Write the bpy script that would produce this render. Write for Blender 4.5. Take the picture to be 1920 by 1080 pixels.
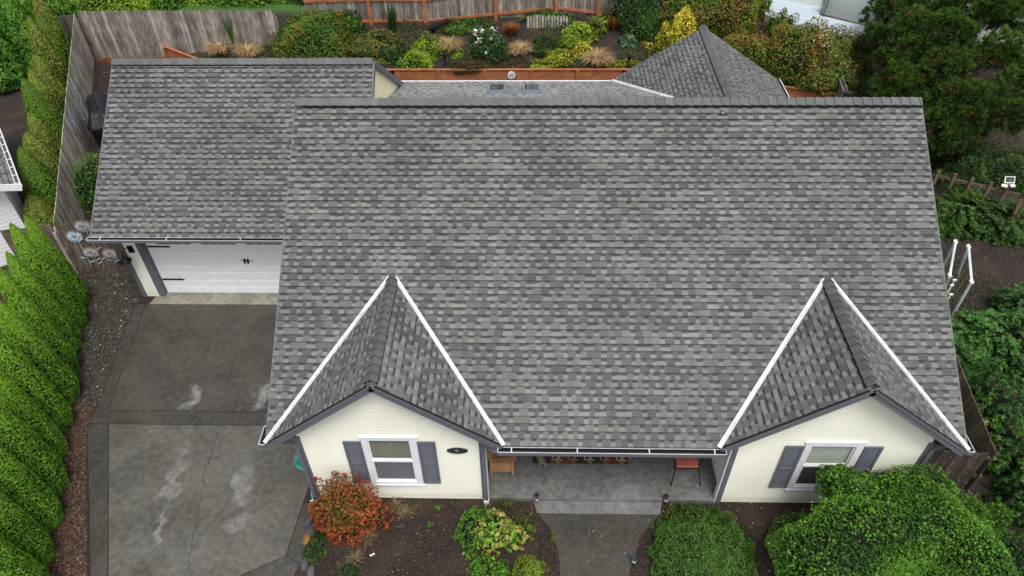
import bpy, math, random
import numpy as np
from mathutils import Matrix, Vector
R = math.radians
random.seed(7); rng = np.random.default_rng(7)
scene = bpy.context.scene
for o in list(bpy.data.objects): bpy.data.objects.remove(o)

# ------------------------------------------------------------------ camera
CAM = np.array([10.1753, -14.7306, 14.3223]); PITCH, YAW, ROLL, FPX = 0.7575, -0.0336, -0.0179, 1366.41
cp, sp, cy_, sy_ = math.cos(PITCH), math.sin(PITCH), math.cos(YAW), math.sin(YAW)
FW = np.array([sy_*cp, cy_*cp, -sp]); RI = np.array([cy_, -sy_, 0]); UU = np.cross(RI, FW)
RT = RI*math.cos(ROLL)+UU*math.sin(ROLL); UP = -RI*math.sin(ROLL)+UU*math.cos(ROLL)
cam = bpy.data.objects.new('camera', bpy.data.cameras.new('camera'))
scene.collection.objects.link(cam); scene.camera = cam
cam.data.sensor_width = 36; cam.data.lens = 36*FPX/1920; cam.data.clip_end = 600; cam.data.clip_start = .1
m = Matrix.Identity(4)
for i in range(3):
    m[i][0] = RT[i]; m[i][1] = UP[i]; m[i][2] = -FW[i]; m[i][3] = CAM[i]
cam.matrix_world = m
scene.render.resolution_x, scene.render.resolution_y = 1024, 576
# ------------------------------------------------------------------ light
w = bpy.data.worlds.new('World'); scene.world = w; w.use_nodes = True
nt = w.node_tree; bg = nt.nodes['Background']
sky = nt.nodes.new('ShaderNodeTexSky'); sky.sky_type = 'NISHITA'; sky.sun_disc = False
SUN_EL, SUN_AZ = R(66), R(160)
sky.sun_elevation = SUN_EL; sky.sun_rotation = SUN_AZ; sky.dust_density = 3
hs = nt.nodes.new('ShaderNodeHueSaturation'); hs.inputs['Saturation'].default_value = .3
nt.links.new(sky.outputs[0], hs.inputs['Color']); nt.links.new(hs.outputs[0], bg.inputs[0]); bg.inputs[1].default_value = .115
sun = bpy.data.objects.new('sun', bpy.data.lights.new('sun', 'SUN')); scene.collection.objects.link(sun)
sun.data.energy = 1.35; sun.data.angle = R(22); sun.data.color = (1, .97, .92)
sd = Vector((math.sin(SUN_AZ)*math.cos(SUN_EL), math.cos(SUN_AZ)*math.cos(SUN_EL), math.sin(SUN_EL)))
sun.rotation_euler = sd.to_track_quat('Z', 'Y').to_euler()
vs = scene.view_settings; vs.view_transform = 'Standard'; vs.look = 'None'; vs.gamma = 1; vs.exposure = 0.76

# ------------------------------------------------------------------ helpers
def at(px, py, x=None, y=None, z=None):
    d = FW+RT*(px-960)/FPX+UP*(540-py)/FPX
    for i, k in enumerate((x, y, z)):
        if k is not None: return CAM+d*((k-CAM[i])/d[i])
def sm(a, b, x): t = np.clip((x-a)/(b-a), 0, 1); return t*t*(3-2*t)
WALLX = [-40, -4.45, -2.9, -1.0, 13.76, 19.35, 21.3, 60]; WALLY = [12.75, 12.75, 12.1, 11.57, 11.57, 10.24, 9.7, 9.7]
def ywall(x): return np.interp(x, WALLX, WALLY)
def ground(x, y):
    x = np.asarray(x, float); y = np.asarray(y, float); yw = ywall(x)
    back = 1.0+.42*np.clip(y-yw, 0, 2.7)
    back = np.where(x < -4.4, 1.0, back)
    left = np.clip((y-1.5)/11.2, 0, 1)*1.0*sm(-1.0, -2.0, x)
    right = np.clip((y-4)/5.7, 0, 1)*1.0*sm(20.5, 22.5, x)
    return np.where(y > yw, back, left+right)
def hit(px, py):
    d = FW+RT*(px-960)/FPX+UP*(540-py)/FPX; d = d/np.linalg.norm(d); t = 12.
    while t < 80:
        p = CAM+d*t
        if p[2] < ground(p[0], p[1]): return p
        t += .03
    return CAM+d*40
def mesh_np(name, V, F, mats, parent=None, col=None, fcol=None, midx=None, smooth=False):
    """V (n,3); F list of index lists or (m,k) array; fcol (m,3) face colours"""
    me = bpy.data.meshes.new(name)
    V = np.asarray(V, np.float32)
    if isinstance(F, np.ndarray):
        mN, k = F.shape; me.vertices.add(len(V)); me.vertices.foreach_set('co', V.ravel())
        me.loops.add(mN*k); me.loops.foreach_set('vertex_index', F.ravel().astype(np.int32))
        me.polygons.add(mN); me.polygons.foreach_set('loop_start', (np.arange(mN)*k).astype(np.int32))
        me.polygons.foreach_set('loop_total', np.full(mN, k, np.int32))
        me.update(calc_edges=True)
    else:
        me.from_pydata([tuple(map(float, v)) for v in V], [], F); mN = len(F)
    for mt in (mats if isinstance(mats, (list, tuple)) else [mats]): me.materials.append(mt)
    if midx is not None: me.polygons.foreach_set('material_index', np.asarray(midx, np.int32))
    if smooth: me.polygons.foreach_set('use_smooth', np.ones(mN, bool))
    if fcol is not None:
        a = me.attributes.new('Col', 'FLOAT_COLOR', 'FACE')
        c = np.ones((mN, 4), np.float32); c[:, :3] = fcol; a.data.foreach_set('color', c.ravel())
    o = bpy.data.objects.new(name, me); scene.collection.objects.link(o)
    if parent is not None: o.parent = parent
    return o
def tag(o, label=None, cat=None, group=None, kind=None):
    if label: o['label'] = label
    if cat: o['category'] = cat
    if group: o['group'] = group
    if kind: o['kind'] = kind
    return o
def thing(name, label, cat, group=None, loc=(0, 0, 0)):
    o = bpy.data.objects.new(name, None); scene.collection.objects.link(o); o.location = loc; o.empty_display_size = .1
    return tag(o, label, cat, group)
class MB:
    def __init__(s): s.v = []; s.f = []; s.c = []; s.m = []
    def face(s, pts, c=(.5, .5, .5), m=0):
        n = len(s.v); s.v += [tuple(map(float, p)) for p in pts]; s.f.append(list(range(n, n+len(pts)))); s.c.append(c); s.m.append(m)
    def box(s, x0, x1, y0, y1, z0, z1, c=(.5, .5, .5), m=0):
        s.obox((x0+x1)/2, (y0+y1)/2, (z0+z1)/2, (1, 0, 0), (0, 1, 0), (0, 0, 1), (x1-x0)/2, (y1-y0)/2, (z1-z0)/2, c, m)
    def obox(s, cx, cy, cz, X, Y, Z, hx, hy, hz, c=(.5, .5, .5), m=0):
        C0 = np.array([cx, cy, cz], float); X, Y, Z = [np.array(q, float) for q in (X, Y, Z)]
        n = len(s.v)
        for k in (-1, 1):
            for j in (-1, 1):
                for i in (-1, 1): s.v.append(tuple(C0+X*hx*i+Y*hy*j+Z*hz*k))
        for q in ((0, 2, 3, 1), (4, 5, 7, 6), (0, 1, 5, 4), (2, 6, 7, 3), (0, 4, 6, 2), (1, 3, 7, 5)):
            s.f.append([n+i for i in q]); s.c.append(c); s.m.append(m)
    def bar(s, a, b, w, h, c=(.5, .5, .5), m=0, up=(0, 0, 1)):
        a = np.array(a, float); b = np.array(b, float); d = b-a; L = np.linalg.norm(d); d /= L
        X = np.cross(d, np.array(up, float)); nx = np.linalg.norm(X)
        X = np.array([1., 0, 0]) if nx < 1e-6 else X/nx
        Z = np.cross(X, d); mid = (a+b)/2
        s.obox(*mid, X, d, Z, w/2, L/2, h/2, c, m)
    def tube(s, pts, r, n=8, c=(.5, .5, .5), m=0):
        pts = [np.array(p, float) for p in pts]; rs = r if isinstance(r, (list, tuple, np.ndarray)) else [r]*len(pts)
        base = len(s.v); prev = None
        for i, p in enumerate(pts):
            d = pts[min(i+1, len(pts)-1)]-pts[max(i-1, 0)]; d = d/(np.linalg.norm(d)+1e-9)
            ref = np.array([0, 0, 1.]) if abs(d[2]) < .9 else np.array([1., 0, 0])
            if prev is not None: ref = prev
            X = np.cross(d, ref); X = X/(np.linalg.norm(X)+1e-9); Y = np.cross(X, d); prev = Y
            Y = np.cross(X, d)
            for k in range(n):
                a = 2*math.pi*k/n; s.v.append(tuple(p+rs[i]*(X*math.cos(a)+Y*math.sin(a))))
        for i in range(len(pts)-1):
            for k in range(n):
                a = base+i*n+k; b = base+i*n+(k+1) % n
                s.f.append([a, b, b+n, a+n]); s.c.append(c); s.m.append(m)
        s.f.append([base+k for k in range(n)]); s.c.append(c); s.m.append(m)
        s.f.append([base+(len(pts)-1)*n+n-1-k for k in range(n)]); s.c.append(c); s.m.append(m)
    def lathe(s, prof, cx, cy, n=20, c=(.5, .5, .5), m=0):
        base = len(s.v)
        for (r, z) in prof:
            for k in range(n):
                a = 2*math.pi*k/n; s.v.append((cx+r*math.cos(a), cy+r*math.sin(a), z))
        for i in range(len(prof)-1):
            for k in range(n):
                a = base+i*n+k; b = base+i*n+(k+1) % n
                s.f.append([a, b, b+n, a+n]); s.c.append(c); s.m.append(m)
    def prism(s, poly, z0, z1, c=(.5, .5, .5), m=0):
        n = len(poly); b = len(s.v)
        for z in (z0, z1):
            for p in poly: s.v.append((p[0], p[1], z))
        s.f.append([b+n+i for i in range(n)]); s.f.append([b+n-1-i for i in range(n)])
        s.c += [c, c]; s.m += [m, m]
        for i in range(n):
            j = (i+1) % n; s.f.append([b+i, b+j, b+n+j, b+n+i]); s.c.append(c); s.m.append(m)
    def build(s, name, mats, parent=None, smooth=False):
        return mesh_np(name, np.array(s.v), s.f, mats, parent, fcol=np.array(s.c), midx=s.m, smooth=smooth)

def mat(name, color=None, rough=.7, attr=False, noise=0, nscale=30, bump=0, metal=0, spec=.3, trans=0, streak=None, n2=0, n2scale=3):
    M = bpy.data.materials.new(name); M.use_nodes = True; N = M.node_tree.nodes; L = M.node_tree.links; b = N['Principled BSDF']
    b.inputs['Roughness'].default_value = rough; b.inputs['Metallic'].default_value = metal
    b.inputs['Specular IOR Level'].default_value = spec
    if attr: a = N.new('ShaderNodeAttribute'); a.attribute_name = 'Col'; src = a.outputs['Color']
    else:
        a = N.new('ShaderNodeRGB'); a.outputs[0].default_value = (*color, 1); src = a.outputs[0]
    tc = N.new('ShaderNodeTexCoord')
    def mul(src, scale, amt, vec=None, detail=4):
        n = N.new('ShaderNodeTexNoise'); n.inputs['Scale'].default_value = scale; n.inputs['Detail'].default_value = detail
        if vec is not None:
            mp = N.new('ShaderNodeMapping'); mp.inputs['Scale'].default_value = vec; L.new(tc.outputs['Object'], mp.inputs[0]); L.new(mp.outputs[0], n.inputs['Vector'])
        else: L.new(tc.outputs['Object'], n.inputs['Vector'])
        mr = N.new('ShaderNodeMapRange'); mr.inputs[1].default_value = .3; mr.inputs[2].default_value = .7
        mr.inputs[3].default_value = 1-amt; mr.inputs[4].default_value = 1+amt; L.new(n.outputs[0], mr.inputs[0])
        mx = N.new('ShaderNodeVectorMath'); mx.operation = 'SCALE'; L.new(src, mx.inputs[0]); L.new(mr.outputs[0], mx.inputs['Scale'])
        return mx.outputs[0], n
    if noise: src, nn = mul(src, nscale, noise)
    if n2: src, _ = mul(src, n2scale, n2)
    if streak: src, _ = mul(src, streak[1], streak[0], streak[2])
    L.new(src, b.inputs['Base Color'])
    if bump:
        bp = N.new('ShaderNodeBump'); bp.inputs['Strength'].default_value = bump; bp.inputs['Distance'].default_value = .02
        n = N.new('ShaderNodeTexNoise'); n.inputs['Scale'].default_value = nscale; n.inputs['Detail'].default_value = 5
        L.new(tc.outputs['Object'], n.inputs['Vector']); L.new(n.outputs[0], bp.inputs['Height']); L.new(bp.outputs[0], b.inputs['Normal'])
    if trans:
        out = N['Material Output']; t = N.new('ShaderNodeBsdfTranslucent'); mx = N.new('ShaderNodeMixShader'); mx.inputs[0].default_value = trans
        L.new(src, t.inputs[0]); L.new(b.outputs[0], mx.inputs[1]); L.new(t.outputs[0], mx.inputs[2]); L.new(mx.outputs[0], out.inputs[0])
    return M
M_shingle = mat('shingle', attr=True, rough=.62, noise=.30, nscale=90, n2=.16, n2scale=.9, streak=(.10, 2.5, (3, .35, .35)), bump=.3, spec=.4)
M_siding = mat('siding', (.86, .84, .72), rough=.5, noise=.03, nscale=8, n2=.04, n2scale=.8)
M_lap = mat('lap_siding', attr=True, rough=.5, noise=.02, nscale=8, n2=.05, n2scale=.8)
M_grey = mat('grey_paint', (.135, .14, .16), rough=.5, noise=.08, nscale=12)
M_white = mat('white_trim', (.80, .82, .84), rough=.4, noise=.05, nscale=9)
M_rim = mat('gutter_rim', (.50, .51, .53), rough=.4, noise=.15, nscale=6)
M_flash = mat('flashing_metal', (.64, .65, .66), rough=.45, noise=.12, nscale=14, n2=.12, n2scale=2.5)
M_dark = mat('dark', (.012, .012, .014), rough=.6)
M_black = mat('black_metal', (.012, .012, .013), rough=.4, metal=.3)
M_glass = mat('glass', (.02, .025, .03), rough=.05, spec=.8)
M_blind = mat('blind', (.5, .52, .5), rough=.6)
M_door = mat('garage_paint', (.90, .93, .95), rough=.45, noise=.04, nscale=5)
M_wood = mat('weathered_wood', attr=True, rough=.9, streak=(.55, 9, (3, 3, .25)), n2=.25, n2scale=2.2, noise=.2, nscale=40, bump=.3)
M_cedar = mat('cedar', attr=True, rough=.7, streak=(.35, 12, (.2, 3, 3)), n2=.2, n2scale=3)
M_leaf = mat('leaf', attr=True, rough=.6, spec=.25, trans=.22)
M_shadecore = mat('shade_core_filler', (.010, .013, .005), rough=1)
M_bark = mat('bark', (.09, .065, .045), rough=.95, noise=.4, nscale=20, bump=.5)
M_stone = mat('stones', attr=True, rough=.85)
M_plain = mat('painted', attr=True, rough=.6, noise=.08, nscale=15)
M_cloth = mat('cloth', attr=True, rough=.8, noise=.1, nscale=30)
M_metal = mat('metal', (.45, .46, .48), rough=.35, metal=.8)

# ---------- clipped courses (shingles, siding) on a plane
def clip(poly, a, b, c):           # keep a*u+b*v<=c
    out = []; n = len(poly)
    for i in range(n):
        p, q = poly[i], poly[(i+1) % n]; dp = a*p[0]+b*p[1]-c; dq = a*q[0]+b*q[1]-c
        if dp <= 0: out.append(p)
        if (dp < 0 < dq) or (dq < 0 < dp):
            t = dp/(dp-dq); out.append((p[0]+t*(q[0]-p[0]), p[1]+t*(q[1]-p[1])))
    return out
def clip_convex(poly, cx):
    n = len(cx)
    area = sum(cx[i][0]*cx[(i+1) % n][1]-cx[(i+1) % n][0]*cx[i][1] for i in range(n))
    s = 1 if area > 0 else -1
    for i in range(n):
        (x0, y0), (x1, y1) = cx[i], cx[(i+1) % n]
        a, b = (y1-y0)*s, -(x1-x0)*s; poly = clip(poly, a, b, a*x0+b*y0)
        if len(poly) < 3: return []
    return poly
SH_L = [(.122, .126, .114), (.112, .115, .106), (.154, .159, .145), (.103, .106, .099)]
SH_D = [(.070, .073, .076), (.078, .081, .084), (.064, .067, .070), (.084, .087, .088)]
def shingles(mb, O, U, V, N, pieces, expo=.143, th=.023, bright=1.0, tabw=.15):
    O, U, V, N = [np.array(q, float) for q in (O, U, V, N)]
    us = [p[0] for pc in pieces for p in pc]; vs_ = [p[1] for pc in pieces for p in pc]
    u0, u1, v0, v1 = min(us), max(us), min(vs_), max(vs_)
    k = 0; v = v0; ph = random.uniform(0, 9)
    while v < v1:
        u = u0-random.random()*.3; ve = v+expo; gap = False; wob = random.gauss(0, .002); rowf = random.uniform(.94, 1.06); pd = random.uniform(0, 6.28)
        while u < u1:
            # laminated shingle: raised teeth of one tone, gaps that show the lower ply (dark band above, pale granules below)
            patch = math.sin(u*2.3+pd)+.8*math.sin(u*5.1+pd*2.7)+random.gauss(0, .55)
            f = random.uniform(.93, 1.07)*bright*rowf
            if gap:
                wd = tabw*random.uniform(.55, .85); lift = 0.; vm = v+expo*random.uniform(.52, .68)
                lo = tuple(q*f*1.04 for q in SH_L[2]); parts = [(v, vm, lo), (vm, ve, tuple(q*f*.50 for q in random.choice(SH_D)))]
            else:
                wd = tabw*random.uniform(.55, 1.35); lift = .004
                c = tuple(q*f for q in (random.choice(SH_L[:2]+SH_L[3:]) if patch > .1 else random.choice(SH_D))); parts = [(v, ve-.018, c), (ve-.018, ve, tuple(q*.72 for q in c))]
            gap = not gap if random.random() < .85 else gap
            for (a, b, cc) in parts:
                quad = [(u, a), (u+wd, a), (u+wd, b), (u, b)]
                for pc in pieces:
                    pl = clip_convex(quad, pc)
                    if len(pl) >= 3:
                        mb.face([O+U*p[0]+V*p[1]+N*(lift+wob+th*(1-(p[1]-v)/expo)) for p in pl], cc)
            # butt edge
            for pc in pieces:
                e = clip_convex([(u, v), (u+wd, v), (u+wd, v+.001), (u, v+.001)], pc)
                if len(e) >= 3:
                    a, b = min(p[0] for p in e), max(p[0] for p in e)
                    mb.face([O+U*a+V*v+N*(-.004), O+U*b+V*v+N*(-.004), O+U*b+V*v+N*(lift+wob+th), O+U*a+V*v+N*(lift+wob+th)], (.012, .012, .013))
            u += wd
        v = ve; k += 1
def laps(name, O, U, V, N, pieces, parent, expo=.1, th=.010, M=None, tint=None):
    O, U, V, N = [np.array(q, float) for q in (O, U, V, N)]; mb = MB(); base = (.80, .82, .84) if M is M_white else (tint or (.93, .91, .78))
    us = [p[0] for pc in pieces for p in pc]; vs_ = [p[1] for pc in pieces for p in pc]
    u0, u1, v0, v1 = min(us), max(us), min(vs_), max(vs_); v = v0
    while v < v1:
        for pc in pieces:
            pl = clip_convex([(u0, v), (u1, v), (u1, v+expo), (u0, v+expo)], pc)
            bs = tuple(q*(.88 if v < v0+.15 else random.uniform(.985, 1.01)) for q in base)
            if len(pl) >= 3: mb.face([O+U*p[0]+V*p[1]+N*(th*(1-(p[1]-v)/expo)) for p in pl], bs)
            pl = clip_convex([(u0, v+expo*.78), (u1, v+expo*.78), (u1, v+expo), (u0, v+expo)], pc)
            if len(pl) >= 3: mb.face([O+U*p[0]+V*p[1]+N*(th*(1-(p[1]-v)/expo)+.0012) for p in pl], tuple(q*.88 for q in base))  # darker strip below the next lap: its shadow line put into the colour
            e = clip_convex([(u0, v), (u1, v), (u1, v+.001), (u0, v+.001)], pc)
            if len(e) >= 3:
                a, b = min(p[0] for p in e), max(p[0] for p in e)
                mb.face([O+U*a+V*v, O+U*b+V*v, O+U*b+V*v+N*th, O+U*a+V*v+N*th])
        v += expo
    return mb.build(name, M_lap, parent)
def slab(mb, O, U, V, N, poly, t0, t1, c=(.5, .5, .5), m=0):
    O, U, V, N = [np.array(q, float) for q in (O, U, V, N)]; n = len(poly)
    top = [O+U*p[0]+V*p[1]+N*t1 for p in poly]; bot = [O+U*p[0]+V*p[1]+N*t0 for p in poly]
    mb.face(top, c, m); mb.face(bot[::-1], c, m)
    for i in range(n): mb.face([bot[i], bot[(i+1) % n], top[(i+1) % n], top[i]], c, m)
def ridge_caps(name, A, B, sl, D, parent, half=.18, expo=.2, lift=.06, vent=True, trim_mat=None):
    """A->B ridge line (horizontal); D = horizontal unit across, sl = slope each side"""
    A, B, D = [np.array(q, float) for q in (A, B, D)]; L = np.linalg.norm(B-A); d = (B-A)/L; n = int(L/expo)+1; mb = MB()
    Z = np.array([0, 0, 1.]); ca = 1/math.sqrt(1+sl*sl); hx = half*ca; hz = half*ca*sl
    for k in range(n):
        a = k*expo; b = min(a+expo+.03, L); f = random.uniform(.85, 1.12); c = (.098*f, .101*f, .100*f)
        if a >= b-.02: break
        rise0, rise1 = lift+.026+random.uniform(0, .004), lift+.004
        for sgn in (-1, 1):
            p = [A+d*a+Z*rise0, A+d*b+Z*rise1, A+d*b+D*sgn*hx+Z*(rise1-hz), A+d*a+D*sgn*hx+Z*(rise0-hz)]
            mb.face(p, c)
            q = [x-Z*.012 for x in p]; mb.face(q, (.03, .03, .033)); mb.face([p[3], p[2], q[2], q[3]], (.045, .046, .05))
            mb.face([p[0], p[3], q[3], q[0]], (.03, .03, .033))
    cap = mb.build(name, M_shingle, parent)
    if vent:
        vb = MB()
        for sgn in (-1, 1):
            off = D*sgn*(hx-.015); vb.bar(A+(B-A)*.012+off+Z*(lift*.5-hz-.01), B+off+Z*(lift*.5-hz-.01), .03, lift+.01)
        vb.build('ridge_vent', M_dark, cap)
    return cap

# ------------------------------------------------------------------ ground and paving
def ground_sheet():
    xs = np.concatenate([np.linspace(-80, -14, 14), np.arange(-13, 34, .3), np.linspace(35, 100, 14)])
    fr = np.concatenate([np.linspace(-60, -12, 8), np.arange(-11, 9.4, .4)])
    bk = np.concatenate([np.arange(0, 6, .25), np.linspace(7, 120, 14)])
    V = []; nr = len(fr)+2+len(bk)
    for x in xs:
        yw = float(ywall(x)); ys = list(fr)+[yw-.02, yw+.02]+list(yw+.05+bk)
        for y in ys:
            z = float(ground(x, y))
            if y < yw and not (-2 < x < 20 and y < 9): z += .03*math.sin(x*2.1+y)*math.sin(y*1.7)*sm(10, 6, abs(x-8) if x < 19 else 0)
            if y > yw+.1 and x > -4.4: z += .03*math.sin(x*3.1+y)*math.sin(y*2.7+x)
            V.append((x, y, z))
    F = []
    for i in range(len(xs)-1):
        for j in range(nr-1): a = i*nr+j; F.append((a, a+nr, a+nr+1, a+1))
    M = bpy.data.materials.new('mulch_ground'); M.use_nodes = True; N = M.node_tree.nodes; L = M.node_tree.links; b = N['Principled BSDF']; b.inputs['Roughness'].default_value = .95
    tc = N.new('ShaderNodeTexCoord')
    def noise(s, d=6):
        n = N.new('ShaderNodeTexNoise'); n.inputs['Scale'].default_value = s; n.inputs['Detail'].default_value = d; L.new(tc.outputs['Object'], n.inputs['Vector']); return n
    n1 = noise(22); cr = N.new('ShaderNodeValToRGB'); e = cr.color_ramp.elements
    e[0].position = .35; e[0].color = (.008, .006, .005, 1); e[1].position = .72; e[1].color = (.065, .042, .030, 1)
    m_ = cr.color_ramp.elements.new(.52); m_.color = (.024, .015, .012, 1); L.new(n1.outputs[0], cr.inputs[0])
    n2 = noise(1.3, 4); cr2 = N.new('ShaderNodeValToRGB'); e = cr2.color_ramp.elements; e[0].position = .5; e[0].color = (0, 0, 0, 1); e[1].position = .68; e[1].color = (.55, .55, .55, 1); L.new(n2.outputs[0], cr2.inputs[0])
    mx = N.new('ShaderNodeMixRGB'); mx.inputs[2].default_value = (.06, .042, .025, 1); L.new(cr2.outputs[0], mx.inputs[0]); L.new(cr.outputs[0], mx.inputs[1])
    # lawn beyond the back fences
    sx = N.new('ShaderNodeSeparateXYZ'); L.new(tc.outputs['Object'], sx.inputs[0]); mr = N.new('ShaderNodeMapRange'); mr.inputs[1].default_value = 14.2; mr.inputs[2].default_value = 14.8; L.new(sx.outputs['Y'], mr.inputs[0]); mr2 = N.new('ShaderNodeMapRange'); mr2.inputs[1].default_value = 3; mr2.inputs[2].default_value = 2; L.new(sx.outputs['X'], mr2.inputs[0]); mm = N.new('ShaderNodeMath'); mm.operation = 'MULTIPLY'; L.new(mr.outputs[0], mm.inputs[0]); L.new(mr2.outputs[0], mm.inputs[1])
    g = N.new('ShaderNodeMixRGB'); n3 = noise(40, 3); crg = N.new('ShaderNodeValToRGB'); crg.color_ramp.elements[0].color = (.02, .06, .01, 1); crg.color_ramp.elements[1].color = (.07, .16, .02, 1); L.new(n3.outputs[0], crg.inputs[0])
    L.new(mm.outputs[0], g.inputs[0]); L.new(mx.outputs[0], g.inputs[1]); L.new(crg.outputs[0], g.inputs[2]); L.new(g.outputs[0], b.inputs['Base Color'])
    bp = N.new('ShaderNodeBump'); bp.inputs['Strength'].default_value = .8; bp.inputs['Distance'].default_value = .04; L.new(n1.outputs[0], bp.inputs['Height']); L.new(bp.outputs[0], b.inputs['Normal'])
    tag(mesh_np('ground', V, np.array(F), M, smooth=True), kind='structure')
ground_sheet()

def paving_mat(name, base, speck, stains=(), dark=None, spsc=70):
    """concrete with aggregate specks; stains: (x,y,rx,ry,angle,strength) worn pale patches in world metres"""
    M = bpy.data.materials.new(name); M.use_nodes = True; N = M.node_tree.nodes; L = M.node_tree.links; b = N['Principled BSDF']; b.inputs['Roughness'].default_value = .5
    tc = N.new('ShaderNodeTexCoord')
    def noise(s, d=6, v=None):
        n = N.new('ShaderNodeTexNoise'); n.inputs['Scale'].default_value = s; n.inputs['Detail'].default_value = d; L.new(v or tc.outputs['Object'], n.inputs['Vector']); return n
    def ramp(src, p0, p1, c0, c1):
        r = N.new('ShaderNodeValToRGB'); e = r.color_ramp.elements; e[0].position, e[1].position = p0, p1; e[0].color = (*c0, 1); e[1].color = (*c1, 1); L.new(src, r.inputs[0]); return r.outputs[0]
    def mix(f, a, c, mode='MIX'):
        x = N.new('ShaderNodeMixRGB'); x.blend_type = mode
        if isinstance(f, float): x.inputs[0].default_value = f
        else: L.new(f, x.inputs[0])
        for i, q in ((1, a), (2, c)):
            if isinstance(q, tuple): x.inputs[i].default_value = (*q, 1)
            else: L.new(q, x.inputs[i])
        return x.outputs[0]
    k = np.array(base)
    c = ramp(noise(1.1, 10).outputs[0], .40, .60, tuple(k*.66), tuple(k*1.35))
    c = mix(.32, c, ramp(noise(.7, 9).outputs[0], .42, .58, tuple(k*np.array((.9, .78, .58))), tuple(k))); c = mix(.35, c, ramp(noise(7, 8).outputs[0], .38, .62, tuple(k*.5), tuple(k*1.5)))
    sp = ramp(noise(spsc, 2).outputs[0], .42, .68, (1-speck,)*3, (1+speck*1.6,)*3)
    for (x, y, rx, ry, an, st) in stains:
        mp = N.new('ShaderNodeMapping'); mp.vector_type = 'TEXTURE'; mp.inputs['Location'].default_value = (x, y, 0); mp.inputs['Rotation'].default_value = (0, 0, an); mp.inputs['Scale'].default_value = (rx, ry, 1000)
        nz = noise(2.6, 8); ad = N.new('ShaderNodeVectorMath'); ad.operation = 'MULTIPLY_ADD'; ad.inputs[1].default_value = (.9, .9, .9); L.new(nz.outputs['Color'], ad.inputs[0]); L.new(tc.outputs['Object'], ad.inputs[2])
        sb = N.new('ShaderNodeVectorMath'); sb.operation = 'SUBTRACT'; sb.inputs[1].default_value = (.45, .45, .45); L.new(ad.outputs[0], sb.inputs[0])
        L.new(sb.outputs[0], mp.inputs[0]); ln = N.new('ShaderNodeVectorMath'); ln.operation = 'LENGTH'; L.new(mp.outputs[0], ln.inputs[0])
        f = ramp(ln.outputs['Value'], .55, 1.25, (st,)*3, (0, 0, 0)); f = mix(.6, f, ramp(noise(6, 10).outputs[0], .42, .60, (.0,)*3, (1,)*3), 'MULTIPLY'); c = mix(f, c, (.25, .24, .235) if st > 0 else (.1, .1, .1))
    c = mix(1.0, c, sp, 'MULTIPLY')
    L.new(c, b.inputs['Base Color'])
    n = noise(spsc, 3); bp = N.new('ShaderNodeBump'); bp.inputs['Strength'].default_value = .35; bp.inputs['Distance'].default_value = .01; L.new(n.outputs[0], bp.inputs['Height']); L.new(bp.outputs[0], b.inputs['Normal'])
    return M
def flat(name, polys, z, M, gap=.0, z0=-.05):
    mb = MB()
    for p in polys: mb.prism(p, z0, z)
    return tag(mb.build(name, M), kind='structure')
# driveway: slabs with open joints on a dark joint bed
st = [at(a, b, z=0) for a, b in ((318, 900), (330, 920), (300, 990), (462, 900), (445, 985), (362, 745), (498, 740), (340, 870))]
stains2 = [(st[0][0]+.05, st[0][1]-.1, .62, .22, 1.75, .62), (st[2][0], st[2][1], .6, .10, 1.6, .7), (st[3][0], st[3][1]-.15, .75, .25, 1.8, .62), (st[4][0], st[4][1], .3, .2, .6, .5), (st[7][0], st[7][1], .6, .08, 1.7, .5)]
stains1 = [(st[5][0], st[5][1], .6, .2, 1.5, .85), (st[6][0], st[6][1], .7, .24, 1.4, .85)]
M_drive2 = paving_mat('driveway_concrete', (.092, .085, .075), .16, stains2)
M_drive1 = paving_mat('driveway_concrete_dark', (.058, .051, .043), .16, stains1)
M_agg = paving_mat('exposed_aggregate', (.053, .048, .041), .5, spsc=60)
M_aggl = paving_mat('porch_concrete', (.16, .16, .158), .3, spsc=60)
M_sill = paving_mat('threshold_concrete', (.22, .21, .17), .2)
J = .012
flat('driveway_bed', [[(-1.2, -.3), (6.2, -.3), (6.4, -14), (3.0, -14)]], -.012, M_dark, z0=-.1)
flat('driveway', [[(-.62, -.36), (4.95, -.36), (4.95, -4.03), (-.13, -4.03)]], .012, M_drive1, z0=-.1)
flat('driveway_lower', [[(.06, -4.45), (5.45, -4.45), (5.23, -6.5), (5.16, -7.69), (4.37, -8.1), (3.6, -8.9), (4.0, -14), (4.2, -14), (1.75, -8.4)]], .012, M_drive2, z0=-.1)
flat('driveway_edging', [[(-.95, -.36), (-.64, -.36), (-.15, -4.03), (-.42, -4.03)], [(-.42, -4.05), (-.02, -4.05), (-.02, -4.43), (-.45, -4.43)], [(0, -4.05), (2.1, -4.05), (2.0, -4.43), (0.0, -4.43)], [(2.12, -4.05), (3.75, -4.05), (3.62, -4.43), (2.02, -4.43)], [(3.77, -4.05), (5.5, -4.05), (5.5, -4.43), (3.64, -4.43)], [(-.45, -4.46), (.04, -4.46), (1.73, -8.4), (4.1, -14), (3.6, -14), (1.3, -8.2)],
      [(5.25, -6.5), (5.47, -6.5), (5.62, -7.2), (5.5, -7.85), (5.18, -7.7)], [(5.16, -7.71), (5.49, -7.87), (5.3, -8.6), (5.2, -14), (4.05, -14), (3.62, -8.9), (4.38, -8.12)]], .012, M_agg, z0=-.1)
flat('threshold_slab', [[(-.55, -.34), (5.3, -.34), (5.3, .35), (-.2, .35), (-.2, -.02), (-.45, -.02)]], .018, M_sill)
pth_l = [at(x, y, z=0)[:2] for x, y in ((1008, 962), (1030, 990), (1042, 1020), (1049, 1050), (1050, 1080))]
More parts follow.
